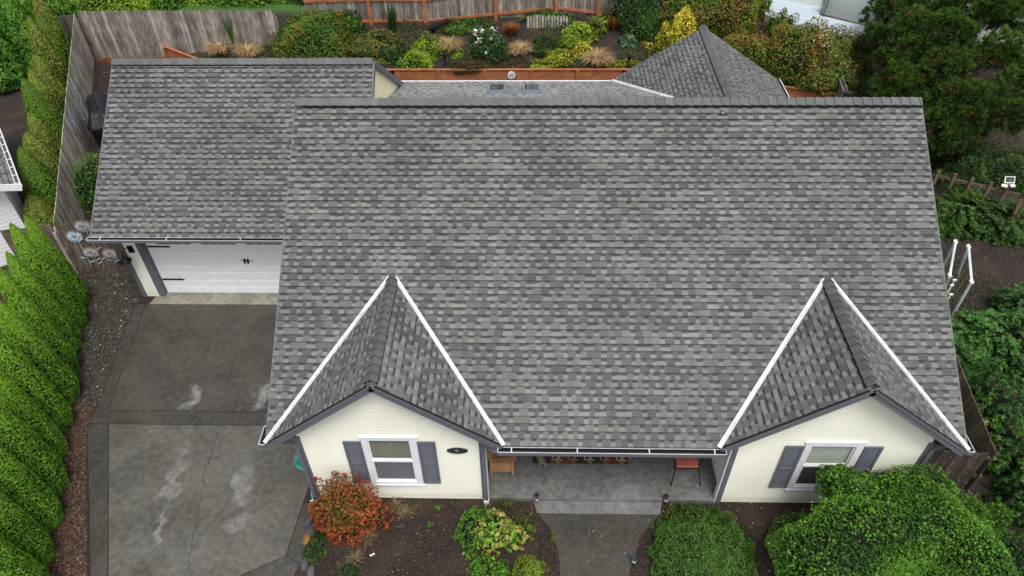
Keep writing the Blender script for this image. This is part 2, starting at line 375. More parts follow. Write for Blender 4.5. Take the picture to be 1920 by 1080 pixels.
pth_r = [at(x, y, z=0)[:2] for x, y in ((1179, 1080), (1186, 1050), (1200, 1010), (1218, 985), (1240, 962))]
flat('front_path', [[tuple(p) for p in pth_l]+[(10.6, -14), (12.0, -14)]+[tuple(p) for p in pth_r]], .015, M_agg, z0=-.1)
flat('porch_step', [[(10.28, -6.375), (10.36, -6.66), (12.99, -6.66), (13.06, -6.375)]], .03, M_aggl)
flat('porch_slab', [[(9.2, -6.3), (9.31, -6.3), (9.31, -6.37), (14.18, -6.37), (14.18, -6.3), (14.315, -6.3), (14.315, -2.5), (9.2, -2.5)]], .12, M_aggl)
flat('patio', [[(6.2, 7.1), (18.3, 7.1), (18.3, 10.1), (6.2, 11.0)]], .02, M_aggl)

# ------------------------------------------------------------------ the house
XL, XR, YR, ZR, YE, ZE, XA, XB = 5.054, 18.51, -.48, 6.42, -6.61, 2.445, 9.676, 13.822
PX1, PX2, PZ = 7.365, 16.166, 4.295; YW = -6.33
house = thing('house', 'cream house with grey shingle roofs, two front gables and attached garage', 'house')
S = (ZR-ZE)/(YR-YE); ang = math.atan(S); LV = math.hypot(ZR-ZE, YR-YE)
def plane(ax_u, slope_dir, sl):     # returns V,N for horizontal downhill->uphill direction
    a = math.atan(sl); d = np.array(slope_dir, float); V = d*math.cos(a)+np.array([0, 0, math.sin(a)]); N = np.array([0, 0, 1.])*math.cos(a)-d*math.sin(a); return V, N
def uv_front(x, y): return (x-XL, (y-YE)/math.cos(ang))
V_, N_ = plane(None, (0, 1, 0), S)
yv = YE+(PZ-ZE)/S
pieces = [[uv_front(XL, yv), uv_front(XR, yv), uv_front(XR, YR), uv_front(XL, YR)], [uv_front(XL, YE), uv_front(PX1, yv), uv_front(XL, yv)],
          [uv_front(XA, YE), uv_front(XB, YE), uv_front(PX2, yv), uv_front(PX1, yv)], [uv_front(XR, YE), uv_front(XR, yv), uv_front(PX2, yv)]]
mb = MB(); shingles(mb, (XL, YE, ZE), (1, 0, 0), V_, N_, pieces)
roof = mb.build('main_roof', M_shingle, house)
db = MB()
for pc in pieces: slab(db, (XL, YE, ZE), (1, 0, 0), V_, N_, pc, -.12, -.012)
db.build('roof_deck', M_grey, roof)
ridge_caps('ridge_cap', (XL, YR, ZR), (XR, YR, ZR), S, (0, 1, 0), roof)
# rear: the main slope falls behind the ridge, then a low-pitched part with the skylights
SR = .33; YB, ZB = 7.5, 2.70; VR, NR = plane(None, (0, -1, 0), SR); aR = math.atan(SR)
XG0, XG1, XGC, ZG = 12.85, 18.31, 15.57, 4.5
YK = ((ZR+S*YR)-(ZB+SR*YB))/(S-SR); ZK = ZR-S*(YK-YR); YJ = YR+(ZR-ZG)/S
VS, NS = plane(None, (0, -1, 0), S)
def uv_rear(x, y): return (XR-x, (YB-y)/math.cos(aR))
xk = XG0+(ZK-ZB)/((ZG-ZB)/(XGC-XG0))
mb = MB(); shingles(mb, (XR, YB, ZB), (-1, 0, 0), VR, NR, [[uv_rear(XL, YK), uv_rear(xk, YK), uv_rear(XG0, YB), uv_rear(XL, YB)]], bright=1.75, th=.008)  # same shingles coloured paler, standing in for sky sheen at grazing view
rr = mb.build('rear_roof', M_shingle, house)
db = MB(); slab(db, (XR, YB, ZB), (-1, 0, 0), VR, NR, [uv_rear(XL, YK), uv_rear(xk, YK), uv_rear(XG0, YB), uv_rear(XL, YB)], -.12, -.012)
ysr = 5.2; zsr = ZR-S*(ysr-YR); uvs = lambda x, y: (XR-x, (ysr-y)/math.cos(ang))
pcs = [[uvs(XL, YK), uvs(XR, YK), uvs(XR, YR), uvs(XL, YR)], [uvs(XG1-.4, ysr), uvs(XR, ysr), uvs(XR, YK), uvs(XG1-.4, YK)]]
mb = MB(); shingles(mb, (XR, ysr, zsr), (-1, 0, 0), VS, NS, pcs)
r2 = mb.build('main_rear_roof', M_shingle, house)
for pc in pcs: slab(db, (XR, ysr, zsr), (-1, 0, 0), VS, NS, pc, -.12, -.012)
db.build('roof_deck', M_grey, rr)
fb = MB(); fb.bar((XL, YB+.03, ZB-.03), (XG0, YB+.03, ZB-.03), .05, .09); fb.build('rear_gutter', M_white, house)
# rear gable roof
def gable_roof(name, cx, half, zr, sl, y0, y1, clipf=None, label=None, caps=True, vent=True):
    """ridge along y from y0 (near) to y1; returns object. clipf: list of convex pieces given in plan (x,y) for the left side then right side"""
    mb = MB(); dk = MB(); a = math.atan(sl)
    for sgn in (-1, 1):
        d = (-sgn, 0, 0); V, N = plane(None, d, sl); ze = zr-sl*half; O = (cx+sgn*half, y0, ze)
        U = np.array([0, 1., 0])
        poly = clipf[0 if sgn < 0 else 1] if clipf else [(cx+sgn*half, y0), (cx+sgn*half, y1), (cx, y1), (cx, y0)]
        uvp = [(p[1]-y0, (abs(p[0]-(cx+sgn*half)))/math.cos(a)) for p in poly]
        shingles(mb, O, U, V, N, [uvp], th=.013, bright=1.06); slab(dk, O, U, V, N, uvp, -.10, -.012)
    o = mb.build(name, M_shingle, house); dk.build('roof_deck', M_grey, o)
    return o
sg = (ZG-ZB)/(XGC-XG0)
g = gable_roof('rear_gable_roof', XGC, XGC-XG0, ZG, sg, YJ, YB+.1, [[(XG0, YB+.1), (XG0, YB), (xk, YK), (XGC, YJ), (XGC, YB+.1)], [(XG1, YB+.1), (XG1, YB-2.6), (XGC, YJ), (XGC, YB+.1)]])
ridge_caps('ridge_cap', (XGC, YB+.12, ZG), (XGC, YJ, ZG), sg, (1, 0, 0), g)
def valley(A, B, wl, name='valley_flashing', parent=roof, n1=(0, 0, 1), n2=(0, 0, 1)):
    mb = MB(); A = np.array(A, float); B = np.array(B, float); d = B-A; d /= np.linalg.norm(d)
    for n, o_ in ((n1, n2), (n2, n1)):
        n = np.array(n, float); t = np.cross(d, n); t /= np.linalg.norm(t); t = t if t@np.array(o_, float) > 0 else -t
        a, b = A+n*.038, B+n*.038
        mb.face([a, b, b+t*wl, a+t*wl]); mb.face([a+t*wl, b+t*wl, b+t*wl-n*.025, a+t*wl-n*.025])
        mb.bar(a+t*wl*.5+n*.004, b+t*wl*.5+n*.004, .012, .012)
    Z = np.array([0, 0, .03]); mb.bar(A+Z*1.3, B+Z*1.3, .02, .02)
    return mb.build(name, M_flash, parent)
nG = lambda s_, sl: np.array([s_*sl, 0, 1.])/math.hypot(1, sl)
valley((xk, YK, ZK), (XG0, YB, ZB), .07, parent=rr, n1=NR, n2=nG(-1, sg))
gt = MB(); gt.bar((XG1+.06, YB+.1, ZB-.02), (XG1+.06, YB-2.6, ZB-.02), .02, .1); gt.build('rear_gutter', M_white, house)
gt = MB(); gt.bar((XG1+.02, YB+.1, ZB-.03), (XG1+.02, YB-2.6, ZB-.03), .07, .06); gt.build('gutter_trough', M_dark, house)
# front wings
sw = (PZ-ZE)/(PX1-XL)
for (cx, half, zr) in ((PX1, PX1-XL, PZ), (PX2, XR-PX2, PZ)):
    sl = (zr-ZE)/half; yy = YE+(zr-ZE)/S
    go = gable_roof('wing_roof', cx, half, zr, sl, YE, yy, [[(cx-half, YE), (cx, YE), (cx, yy)], [(cx+half, YE), (cx, YE), (cx, yy)]])
    ridge_caps('ridge_cap', (cx, YE+.03, zr), (cx, yy-.02, zr), sl, (1, 0, 0), go, half=.15, expo=.19, lift=.05)
    for s_ in (-1, 1):
        A = np.array((cx, yy, zr)); B = np.array((cx+s_*half, YE, ZE)); A = A+(B-A)*.02
        n1, n2 = (N_, nG(s_, sl)) if s_ > 0 else (nG(s_, sl), N_)
        valley(A, B, .058, n1=n1, n2=n2)
        # barge board, with an upper moulding
        bb = MB(); a = np.array((cx, YE, zr)); b = B; dn = np.array([0, 0, 1.])
        d = (b-a)/np.linalg.norm(b-a); N2 = nG(s_, sl)
        for (dy, off, wd, ht) in ((-.018, -.085, .03, .15), (-.040, -.03, .018, .05)):
            bb.bar(a+(0, dy, 0)+N2*off, b+(0, dy, 0)+N2*off, wd, ht, up=N2)
        bb.build('barge_board', M_grey, house)
        dr = MB(); dr.bar(a+(b-a)*.03+(0, -.02, 0)+N2*.004, b+(0, -.02, 0)+N2*.004, .04, .012, up=N2); dr.build('drip_edge', M_dark, house)
        sf = MB(); sf.bar(a+(0, .14, -.13), b+(0, .14, -.13), .27, .02, up=N2); sf.build('soffit', M_grey, house)
# wing walls
for (x0, x1, cx, zr, half) in ((XL+.5, XA-.5, PX1, PZ, PX1-XL), (XB+.5, XR-.5, PX2, PZ, XR-PX2)):
    sl = (zr-ZE)/half; zt = ZE+.5*sl-.14; w_ = x1-x0; pk = zt+(cx-x0)*sl
    wa, wb = ((6.9, 7.86) if cx < 10 else (15.66, 16.66)); wa -= x0; wb -= x0; zl, zh = .64, 2.24; c_ = cx-x0; h_ = pk-.03; g_ = zt-.03
    prof = lambda u: h_-abs(u-c_)*sl
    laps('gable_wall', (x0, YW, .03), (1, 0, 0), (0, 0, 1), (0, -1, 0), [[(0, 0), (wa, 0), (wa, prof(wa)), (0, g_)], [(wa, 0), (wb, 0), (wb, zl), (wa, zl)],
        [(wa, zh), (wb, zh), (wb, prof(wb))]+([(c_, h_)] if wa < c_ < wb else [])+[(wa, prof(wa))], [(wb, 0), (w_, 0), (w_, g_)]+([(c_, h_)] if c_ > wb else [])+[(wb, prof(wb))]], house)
    fo = MB(); fo.box(x0+.01, x0+.02, YW+.012, -3.0, -.1, 2.4); fo.box(x1-.02, x1-.01, YW+.012, -3.0, -.1, 2.4); fo.box(x0+.01, x1-.01, YW+.012, YW+.02, -.1, .05); fo.build('wing_side_walls', M_siding, house)
# porch side siding & corner trims
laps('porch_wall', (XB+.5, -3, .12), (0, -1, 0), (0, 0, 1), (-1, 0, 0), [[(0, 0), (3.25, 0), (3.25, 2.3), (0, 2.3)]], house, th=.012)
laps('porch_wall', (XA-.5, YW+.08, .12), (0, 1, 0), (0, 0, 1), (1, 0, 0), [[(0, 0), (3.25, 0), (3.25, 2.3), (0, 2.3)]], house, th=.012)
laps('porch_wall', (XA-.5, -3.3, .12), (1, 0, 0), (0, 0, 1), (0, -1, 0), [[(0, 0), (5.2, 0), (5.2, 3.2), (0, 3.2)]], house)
fd = MB(); fd.box(11.1, 12.1, -3.38, -3.33, .12, 2.2); fd.build('front_door', M_grey, house)
def corner(x, s_, zt, white=True):
    c_ = MB(); c_.box(min(x, x+s_*.11), max(x, x+s_*.11), YW-.028, YW+.005, .0, zt); c_.build('corner_trim', M_grey, house)
    if white: w_ = MB(); w_.box(min(x+s_*.111, x+s_*.135), max(x+s_*.111, x+s_*.135), YW-.02, YW+.12, .0, zt); w_.build('corner_trim', M_white, house)
corner(XL+.56, -1, 2.3, False); corner(XA-.5, 1, 2.25); corner(XB+.5, -1, 2.25); corner(XR-.56, 1, 2.3, False)
# gutters
def gutter(name, A, B, D, w_=.12, h=.1, hangers=(), ends=True, zoff=0):
    A = np.array(A, float); B = np.array(B, float); D = np.array(D, float); Z = np.array([0, 0, 1.])
    g_ = MB(); g_.bar(A+D*w_+Z*(-h/2), B+D*w_+Z*(-h/2), .012, h, up=Z); g_.bar(A+D*w_/2-Z*h, B+D*w_/2-Z*h, w_, .01, up=Z)
    d = (B-A)/np.linalg.norm(B-A)
    for e in (A, B): g_.obox(*(e+D*w_/2-Z*h/2), d, D, Z, .006, w_/2+.006, h/2)
    o = g_.build(name, M_grey, house)
    i_ = MB(); i_.bar(A+D*w_/2-Z*(h-.02), B+D*w_/2-Z*(h-.02), w_-.014, .02, up=Z); i_.bar(A+D*.004-Z*h*.5, B+D*.004-Z*h*.5, .01, h*.9, up=Z); i_.build('trough', M_dark, o)
    r_ = MB(); r_.bar(A+D*w_+Z*.004, B+D*w_+Z*.004, .014, .012, up=Z); r_.bar(A+D*.006+Z*.004, B+D*.006+Z*.004, .012, .012, up=Z)
    for e in (A, B): r_.obox(*(e+D*w_/2+Z*.004), d, D, Z, .008, w_/2, .006)
    r_.build('rim', M_rim, o)
    L = np.linalg.norm(B-A)
    for t in hangers:
        q = MB(); p = A+(B-A)*t; q.obox(*(p+D*w_/2+Z*.006), d, D, Z, .012, w_/2, .005); q.build('hanger', M_rim, o)
    return o
gutter('gutter', (XA-.1, YE-.02, ZE-.02), (XB+.12, YE-.02, ZE-.02), (0, -1, 0), hangers=(.06, .35, .665, .95))
gutter('gutter', (XL-.02, YE-.02, ZE-.02), (XL-.02, YE+.42, ZE-.02), (-1, 0, 0))
gutter('gutter', (XR+.02, YE+.42, ZE-.02), (XR+.02, YE-.02, ZE-.02), (1, 0, 0))
fas = MB(); fas.bar((XA, YE+.01, ZE-.1), (XB, YE+.01, ZE-.1), .02, .15); fas.build('fascia', M_grey, house)
# rake trim boards of the main roof
for x in (XL, XR):
    b_ = MB(); b_.bar((x, YE, ZE-.07), (x, YR, ZR-.07), .03, .13, up=N_); b_.bar((x, YR, ZR-.07), (x, ysr, zsr-.07), .03, .13, up=NS); b_.build('barge_board', M_grey, house)
    wl = MB(); s_ = .5 if x == XL else -.5
    wl.face([(x+s_, -6.2, 0), (x+s_, ysr, 0), (x+s_, ysr, zsr-.2), (x+s_, YR, ZR-.2), (x+s_, -6.2, 2.55)]); wl.build('gable_end_wall', M_siding, house)
wl = MB(); wl.box(6.3, 18, 6.9, 7.0, 0, 2.6); wl.build('rear_wall', M_siding, house)
wl = MB(); yb = 7.15; wl.face([(XG0+.4, yb, 0), (XG1-.4, yb, 0), (XG1-.4, yb, ZB+.1), (XGC, yb, ZG-.1), (XG0+.4, yb, ZB+.1)]); wl.build('rear_gable_wall', M_siding, house)
# downspouts
def spout(pts, w1=.085, w2=.06):
    q = MB(); 
    for a, b in zip(pts[:-1], pts[1:]): q.bar(a, b, w1, w2, up=(0, -1, .01))
    return q.build('downspout', M_grey, house)
xs_ = XL+.46
spout([(XL+.02, YE+.15, ZE-.1), (XL+.18, YE+.2, ZE-.22), (xs_-.06, YW-.02, ZE-.34), (xs_, YW-.045, ZE-.52), (xs_, YW-.045, .1)])
spout([(XA-.02, YE-.08, ZE-.13), (XA-.15, YE-.02, ZE-.19), (XA-.42, YW-.07, ZE-.24), (XA-.42, YW-.07, ZE-.4), (XA-.42, YW-.07, .0)])
ft = MB(); ft.box(XA-.475, XA-.365, YW-.12, YW-.02, -.02, .1); ft.build('downspout_shoe', M_white, house)
spout([(XR-.02, YE+.2, ZE-.1), (XR-.2, YE+.25, ZE-.2), (XR-.42, YW-.03, ZE-.3), (XR-.46, YW-.05, ZE-.5), (XR-.46, YW-.05, .1)])

# windows
def window(x0, x1, z0, z1, gx0, gx1, gz0, gz1, zm, blind_hi, blind_lo, side):
    t = MB(); y = YW
    t.box(x0, gx0, y-.035, y+.01, z0, z1); t.box(gx1, x1, y-.035, y+.01, z0, z1)
    t.box(gx0, gx1, y-.034, y+.01, gz1, z1); t.box(gx0, gx1, y-.034, y+.01, z0, gz0)
    t.box(x0-.03, x1+.04, y-.045, y-.0, z1, z1+.035); t.box(x0-.02, x1+.05, y-.05, y-.0, z0-.06, z0)
    win = t.build('window', M_white, house)
    f = MB()
    for (a, b, q) in ((gz0, zm-.02, -.012), (zm+.02, gz1, -.004)):
        f.box(gx0, gx0+.035, y+q, y+.03, a, b); f.box(gx1-.035, gx1, y+q, y+.03, a, b)
        f.box(gx0+.035, gx1-.035, y+q, y+.03, a, a+.035); f.box(gx0+.035, gx1-.035, y+q, y+.03, b-.03, b)
    f.box(gx0, gx1, y-.02, y+.02, zm-.02, zm+.02)
    f.build('frame', M_white, win)
    for (a, b, nm) in ((gz0, zm, 'pane'), (zm, gz1, 'pane')):
        p = MB(); p.box(gx0+.03, gx1-.03, y+.012, y+.016, a+.03, b-.02); p.build(nm, M_pane, win)
    for (a, b, c) in ((gz0, zm, blind_lo), (zm, gz1, blind_hi)):
        q = MB(); z = a+.03
        while z < b-.03:
            q.obox((gx0+gx1)/2, y+.05, z, (1, 0, 0), (0, .6, .8), (0, -.8, .6), (gx1-gx0)/2-.03, .022 if c[3] else .04, .001, c[:3]); z += .075
        q.build('blind', M_plain, win)
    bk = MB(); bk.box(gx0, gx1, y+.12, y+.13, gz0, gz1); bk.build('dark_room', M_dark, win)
    return win
M_pane = bpy.data.materials.new('window_pane'); M_pane.use_nodes = True
N = M_pane.node_tree.nodes; L = M_pane.node_tree.links; out = N['Material Output']; tr = N.new('ShaderNodeBsdfTransparent'); gl = N.new('ShaderNodeBsdfGlossy'); gl.inputs['Roughness'].default_value = .03
fr_ = N.new('ShaderNodeFresnel'); fr_.inputs[0].default_value = 1.6; mx = N.new('ShaderNodeMixShader'); tr.inputs[0].default_value = (.86, .87, .87, 1)
mx.inputs[0].default_value = .10; L.new(tr.outputs[0], mx.inputs[1]); L.new(gl.outputs[0], mx.inputs[2]); L.new(mx.outputs[0], out.inputs[0])
M_sky_pane = mat('dark_glass', (.05, .07, .06), rough=.04, spec=1)
window(6.83, 7.94, .62, 2.30, 6.94, 7.81, .71, 2.21, 1.47, (.36, .36, .28, 1), (.27, .28, .31, 1), 0)
window(15.60, 16.74, .62, 2.28, 15.72, 16.60, .70, 2.17, 1.46, (.72, .76, .66, 0), (.10, .11, .12, 1), 1)
def shutter(x0, x1, z0, z1):
    t = MB(); y = YW-.014
    t.box(x0, x1, y-.022, y, z0, z1); sh = t.build('shutter', mat('shutter_paint', (.15, .165, .20), rough=.5), house)
    q = MB(); b = .055; zm = z0+(z1-z0)*.47
    for (a, c) in ((x0, x0+b), (x1-b, x1)): q.box(a, c, y-.036, y-.0215, z0, z1)
    for (a, c) in ((z0, z0+b), (zm-.03, zm+.03), (z1-b, z1)): q.box(x0+b, x1-b, y-.0355, y-.0215, a, c)
    q.build('stile_and_rail', bpy.data.materials['grey_paint'], sh)
for a in ((6.46, 6.815, .69, 2.17), (7.955, 8.31, .69, 2.18), (15.22, 15.585, .68, 2.17), (16.755, 17.12, .68, 2.17)): shutter(*a)
# number plaque "61"
pq = MB(); cx_, cz_ = 8.735, 1.885
ring = [(cx_+.205*math.cos(a)*(1+.03*math.cos(6*a)), cz_+.082*math.sin(a)*(1+.05*math.cos(4*a))) for a in np.linspace(0, 2*math.pi, 40, endpoint=False)]
n = len(ring); pq.v = [(x, YW-.045, z) for x, z in ring]+[(x, YW-.0, z) for x, z in ring]
pq.f = [list(range(n))[::1]]+[[i, (i+1) % n, n+(i+1) % n, n+i] for i in range(n)]; pq.c = [(.03, .032, .045)]*(n+1); pq.m = [0]*(n+1)
plq = pq.build('number_plaque', M_plain, house)
fc = bpy.data.curves.new('digits', 'FONT'); fc.body = '61'; fc.size = .075; fc.extrude = .003; fc.align_x = 'CENTER'
to = bpy.data.objects.new('digits', fc); scene.collection.objects.link(to); bpy.context.view_layer.update()
me = bpy.data.meshes.new_from_object(to.evaluated_get(bpy.context.evaluated_depsgraph_get())); bpy.data.objects.remove(to)
me.materials.clear(); me.materials.append(mat('number_paint', (.5, .5, .52)))
dg = bpy.data.objects.new('digits', me); scene.collection.objects.link(dg); dg.parent = plq; dg.location = (cx_, YW-.048, cz_+.0); dg.rotation_euler = (R(90), 0, 0)
# main roof small brackets
for (px, py) in ((909, 214), (1354, 212)):
    lo = None
    for yq in np.arange(-3, 0, .01):
        p = at(px, py, y=yq)
        if abs(p[2]-(ZE+S*(yq-YE))) < .02: lo = p; break
    q = MB(); q.obox(lo[0], lo[1], lo[2]+.05, (1, 0, 0), V_, N_, .035, .07, .006); q.obox(lo[0], lo[1]-.02, lo[2]+.07, (1, 0, 0), V_, N_, .012, .02, .03)
    q.build('roof_anchor', M_grey, house)
q = MB(); q.obox(XGC-.25, 6.0, ZG-.25*sg+.05, (1, 0, 0), (0, 1, 0), (0, 0, 1), .04, .05, .02); q.build('roof_anchor', M_grey, house)
# skylights
for xc in (9.12, 10.2):
    ya, yb_ = 5.5, 6.55
    zf = lambda y: ZB+SR*(YB-y)
    q = MB(); hw = .27
    for (u, v_, a, b) in ((0, ya, hw, .05), (0, yb_, hw, .05)):
        q.obox(xc, v_, zf(v_)+.04, (1, 0, 0), VR, NR, hw, .05, .06)
    for s_ in (-1, 1): q.obox(xc+s_*(hw-.03), (ya+yb_)/2, zf((ya+yb_)/2)+.04, (1, 0, 0), VR, NR, .03, (yb_-ya)/2/math.cos(aR), .06)
    sk = q.build('skylight', mat('skylight_frame', (.17, .22, .30), rough=.4), house)
    q = MB(); q.obox(xc, (ya+yb_)/2, zf((ya+yb_)/2)+.09, (1, 0, 0), VR, NR, hw-.06, (yb_-ya)/2/math.cos(aR)-.05, .01); q.build('pane', M_sky_pane, sk)
# plumbing vent by garage junction
# ---- garage
GX0, GX1, GYR, GZR, GYE, GZE = -1.07, 5.97, 3.476, 5.42, -.541, 2.60
SG = (GZR-GZE)/(GYR-GYE); VG, NG = plane(None, (0, 1, 0), SG); aG = math.atan(SG)
uvg = lambda x, y: (x-GX0, (y-GYE)/math.cos(aG))
# the garage front slope ends at the main roof's left edge below, and runs on behind it above
mb = MB(); shingles(mb, (GX0, GYE, GZE), (1, 0, 0), VG, NG, [[uvg(GX0, GYE), uvg(XL+.1, GYE), uvg(XL+.1, .4), uvg(GX0, .4)], [uvg(GX0, .4), uvg(GX1, .4), uvg(GX1, GYR), uvg(GX0, GYR)]])
gr = mb.build('garage_roof', M_shingle, house)
db = MB(); slab(db, (GX0, GYE, GZE), (1, 0, 0), VG, NG, [uvg(GX0, GYE), uvg(XL+.1, GYE), uvg(XL+.1, GYR), uvg(GX0, GYR)], -.12, -.012)
slab(db, (GX0, GYE, GZE), (1, 0, 0), VG, NG, [uvg(XL+.1, 1), uvg(GX1, 1), uvg(GX1, GYR), uvg(XL+.1, GYR)], -.12, -.012)
db.build('roof_deck', M_grey, gr)
VG2, NG2 = plane(None, (0, -1, 0), SG); yb2 = GYR+3.9; zb2 = GZR-SG*3.9
mb = MB(); shingles(mb, (GX1, yb2, zb2), (-1, 0, 0), VG2, NG2, [[(0, 0), (GX1-GX0, 0), (GX1-GX0, 3.9/math.cos(aG)), (0, 3.9/math.cos(aG))]])
g2 = mb.build('garage_rear_roof', M_shingle, house)
db = MB(); slab(db, (GX1, yb2, zb2), (-1, 0, 0), VG2, NG2, [(0, 0), (GX1-GX0, 0), (GX1-GX0, 3.9/math.cos(aG)), (0, 3.9/math.cos(aG))], -.1, -.012); db.build('roof_deck', M_grey, g2)
ridge_caps('ridge_cap', (GX0, GYR, GZR), (GX1, GYR, GZR), SG, (0, 1, 0), gr)
b_ = MB(); b_.bar((GX1+.02, GYR, GZR-.09), (GX1+.02, yb2, zb2-.09), .04, .17, up=NG2); b_.bar((GX1+.02, 1.2, GZR-.09-SG*(GYR-1.2)), (GX1+.02, GYR, GZR-.09), .04, .15, up=NG); b_.build('barge_board', M_grey, house)
b_ = MB(); b_.bar((GX0-.01, GYE, GZE-.08), (GX0-.01, GYR, GZR-.08), .03, .13, up=NG); b_.bar((GX0-.01, yb2, zb2-.08), (GX0-.01, GYR, GZR-.08), .03, .13, up=NG2); b_.build('barge_board', M_grey, house)
laps('garage_end_wall', (GX1-.05, 0.5, 0), (0, 1, 0), (0, 0, 1), (1, 0, 0), [[(0, 0), (6.6, 0), (6.6, zb2+.2), (GYR-.5, GZR-.15), (0, GZR-SG*(GYR-.5)-.2)]], house, tint=(.93, .86, .58))  # same siding tinted yellower, its look in shade put into the colour
gutter('garage_gutter', (GX0-.05, GYE-.01, GZE+.01), (XL+.05, GYE-.01, GZE+.01), (0, -1, 0), w_=.12, h=.08, hangers=(.055, .33, .635, .87))
q = MB(); q.box(-.86, XL+.4, GYE+.0, .15, GZE-.17, GZE-.15); q.build('soffit', M_grey, house)
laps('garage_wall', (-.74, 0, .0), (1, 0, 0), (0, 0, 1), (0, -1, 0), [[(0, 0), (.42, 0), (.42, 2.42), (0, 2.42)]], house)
q = MB(); q.box(-.84, -.72, -.03, .1, -.03, 2.42); q.build('corner_trim', M_grey, house)
q = MB(); q.box(-.36, -.2, -.03, .18, -.03, 2.42); q.box(-.2, 5.3, -.03, .18, 2.14, 2.42); q.build('door_casing', M_grey, house)
q = MB(); q.box(-.84, -.78, .1, 7, -.1, 2.45); q.face([(-.82, .1, 2.3), (-.82, 7.1, 2.3), (-.82, GYR, GZR-.2)]); q.box(-.8, 6, 7.0, 7.1, 0, 2.5); q.build('garage_side_wall', M_siding, house)
# sectional door
q = MB(); y = .13
for k in range(4):
    z0 = .02+k*.53; q.box(-.18, 4.7, y, y+.04, z0, z0+.518)
    if k < 3: q.box(-.1, 4.62, y-.006, y+.01, z0+.07, z0+.25); q.box(-.1, 4.62, y-.006, y+.01, z0+.29, z0+.46)
gd = q.build('garage_door', M_door, house)
for j in range(4):
    for i in range(4):
        q = MB(); xx = .12+j*1.22+i*.24; q.box(xx, xx+.215, y-.012, y+.002, 1.83, 2.04); q.build('door_pane', M_glass, gd)
for z in (.54, 1.74):
    q = MB(); q.bar((-.16, y-.012, z), (.42, y-.012, z), .02, .045); q.face([(.40, y-.02, z+.035), (.40, y-.02, z-.035), (.5, y-.02, z)]); q.build('strap_hinge', M_black, gd)
for xx in (2.37, 2.46):
    q = MB(); q.box(xx-.022, xx+.022, y-.02, y, 1.18, 1.32); q.tube([(xx, y-.02, 1.17), (xx, y-.07, 1.2), (xx, y-.07, 1.3), (xx, y-.02, 1.33)], .012); q.build('handle', M_black, gd)
q = MB(); q.box(2.25, 2.62, y-.01, y, 1.235, 1.25); q.build('latch_bar', M_black, gd)
# barn lamp
q = MB(); lx, lz = -.56, 1.78
q.box(lx-.05, lx+.09, -.05, -.0, lz-.12, lz+.1)
q.tube([(lx-.0, -.03, lz+.02), (lx-.06, -.12, lz+.1), (lx-.1, -.24, lz+.06), (lx-.1, -.27, lz-.05)], .012)
wlp = q.build('wall_lamp', M_black, house)
q = MB(); q.lathe([(.0, lz+.02), (.035, lz+.02), (.04, lz-.06), (.06, lz-.1), (.16, lz-.2), (.165, lz-.22), (.155, lz-.22)], lx-.1, -.27, 24); q.build('lamp_shade', M_black, wlp, smooth=True)
# vent pipe near the junction, black cap
vp = [p for p in (at(606, 186, y=yy) for yy in np.arange(-.3, 2.5, .02)) if p[2] < GZE+SG*(p[1]-GYE)]
p = vp[0] if vp else np.array((5.6, .6, 3.4))
q = MB(); q.tube([(p[0], p[1], p[2]-.3), (p[0], p[1], p[2]+.22)], .03); q.build('vent_pipe', M_black, house)

# ------------------------------------------------------------------ foliage tools
def nz3(P, f, seed=0):
    r = np.random.default_rng(seed); out = np.zeros(len(P))
    for k in range(6):
        d = r.normal(size=3); d = d/np.linalg.norm(d)*f*r.uniform(.6, 1.7); out += np.sin(P@d+r.uniform(0, 6.28))
    return out/2.4
def leaves(name, P, Nn, size, aspect, pal, parent, mt=None, jit=.6, droop=0., csc=1.5, seed=0, svar=.35, along=None, bend=.15, mixn=.9, bias=None):
    """one small folded face per leaf. P (n,3), Nn facing directions; pal list of (rgb, weight) ordered for clumped colour"""
    rg = np.random.default_rng(seed); n = len(P)
    Nn = Nn+rg.normal(size=(n, 3))*jit; Nn /= np.linalg.norm(Nn, axis=1)[:, None]+1e-9
    T = (along if along is not None else rg.normal(size=(n, 3)))+rg.normal(size=(n, 3))*(.35 if along is not None else 0)
    T[:, 2] -= droop; T = T-(T*Nn).sum(1)[:, None]*Nn; T /= np.linalg.norm(T, axis=1)[:, None]+1e-9; B = np.cross(Nn, T)
    s = size*(1+svar*rg.uniform(-1, 1, n))[:, None]; L_ = T*s; W = B*s*aspect*.5
    V = np.stack([P-L_*.5, P+W-Nn*s*bend*.3, P+L_*.5-Nn*s*bend, P-W-Nn*s*bend*.3], 1).reshape(-1, 3)
    F = np.arange(4*n).reshape(-1, 4)
    wts = np.array([q[1] for q in pal], float); cum = np.cumsum(wts)/wts.sum(); cols = np.array([q[0] for q in pal], float)
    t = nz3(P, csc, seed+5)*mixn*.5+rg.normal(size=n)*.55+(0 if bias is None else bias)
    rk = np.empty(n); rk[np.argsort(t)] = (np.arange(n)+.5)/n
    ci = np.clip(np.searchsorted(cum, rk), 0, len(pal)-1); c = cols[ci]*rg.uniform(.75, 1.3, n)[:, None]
    return mesh_np(name, V, F, mt or M_leaf, parent, fcol=c)
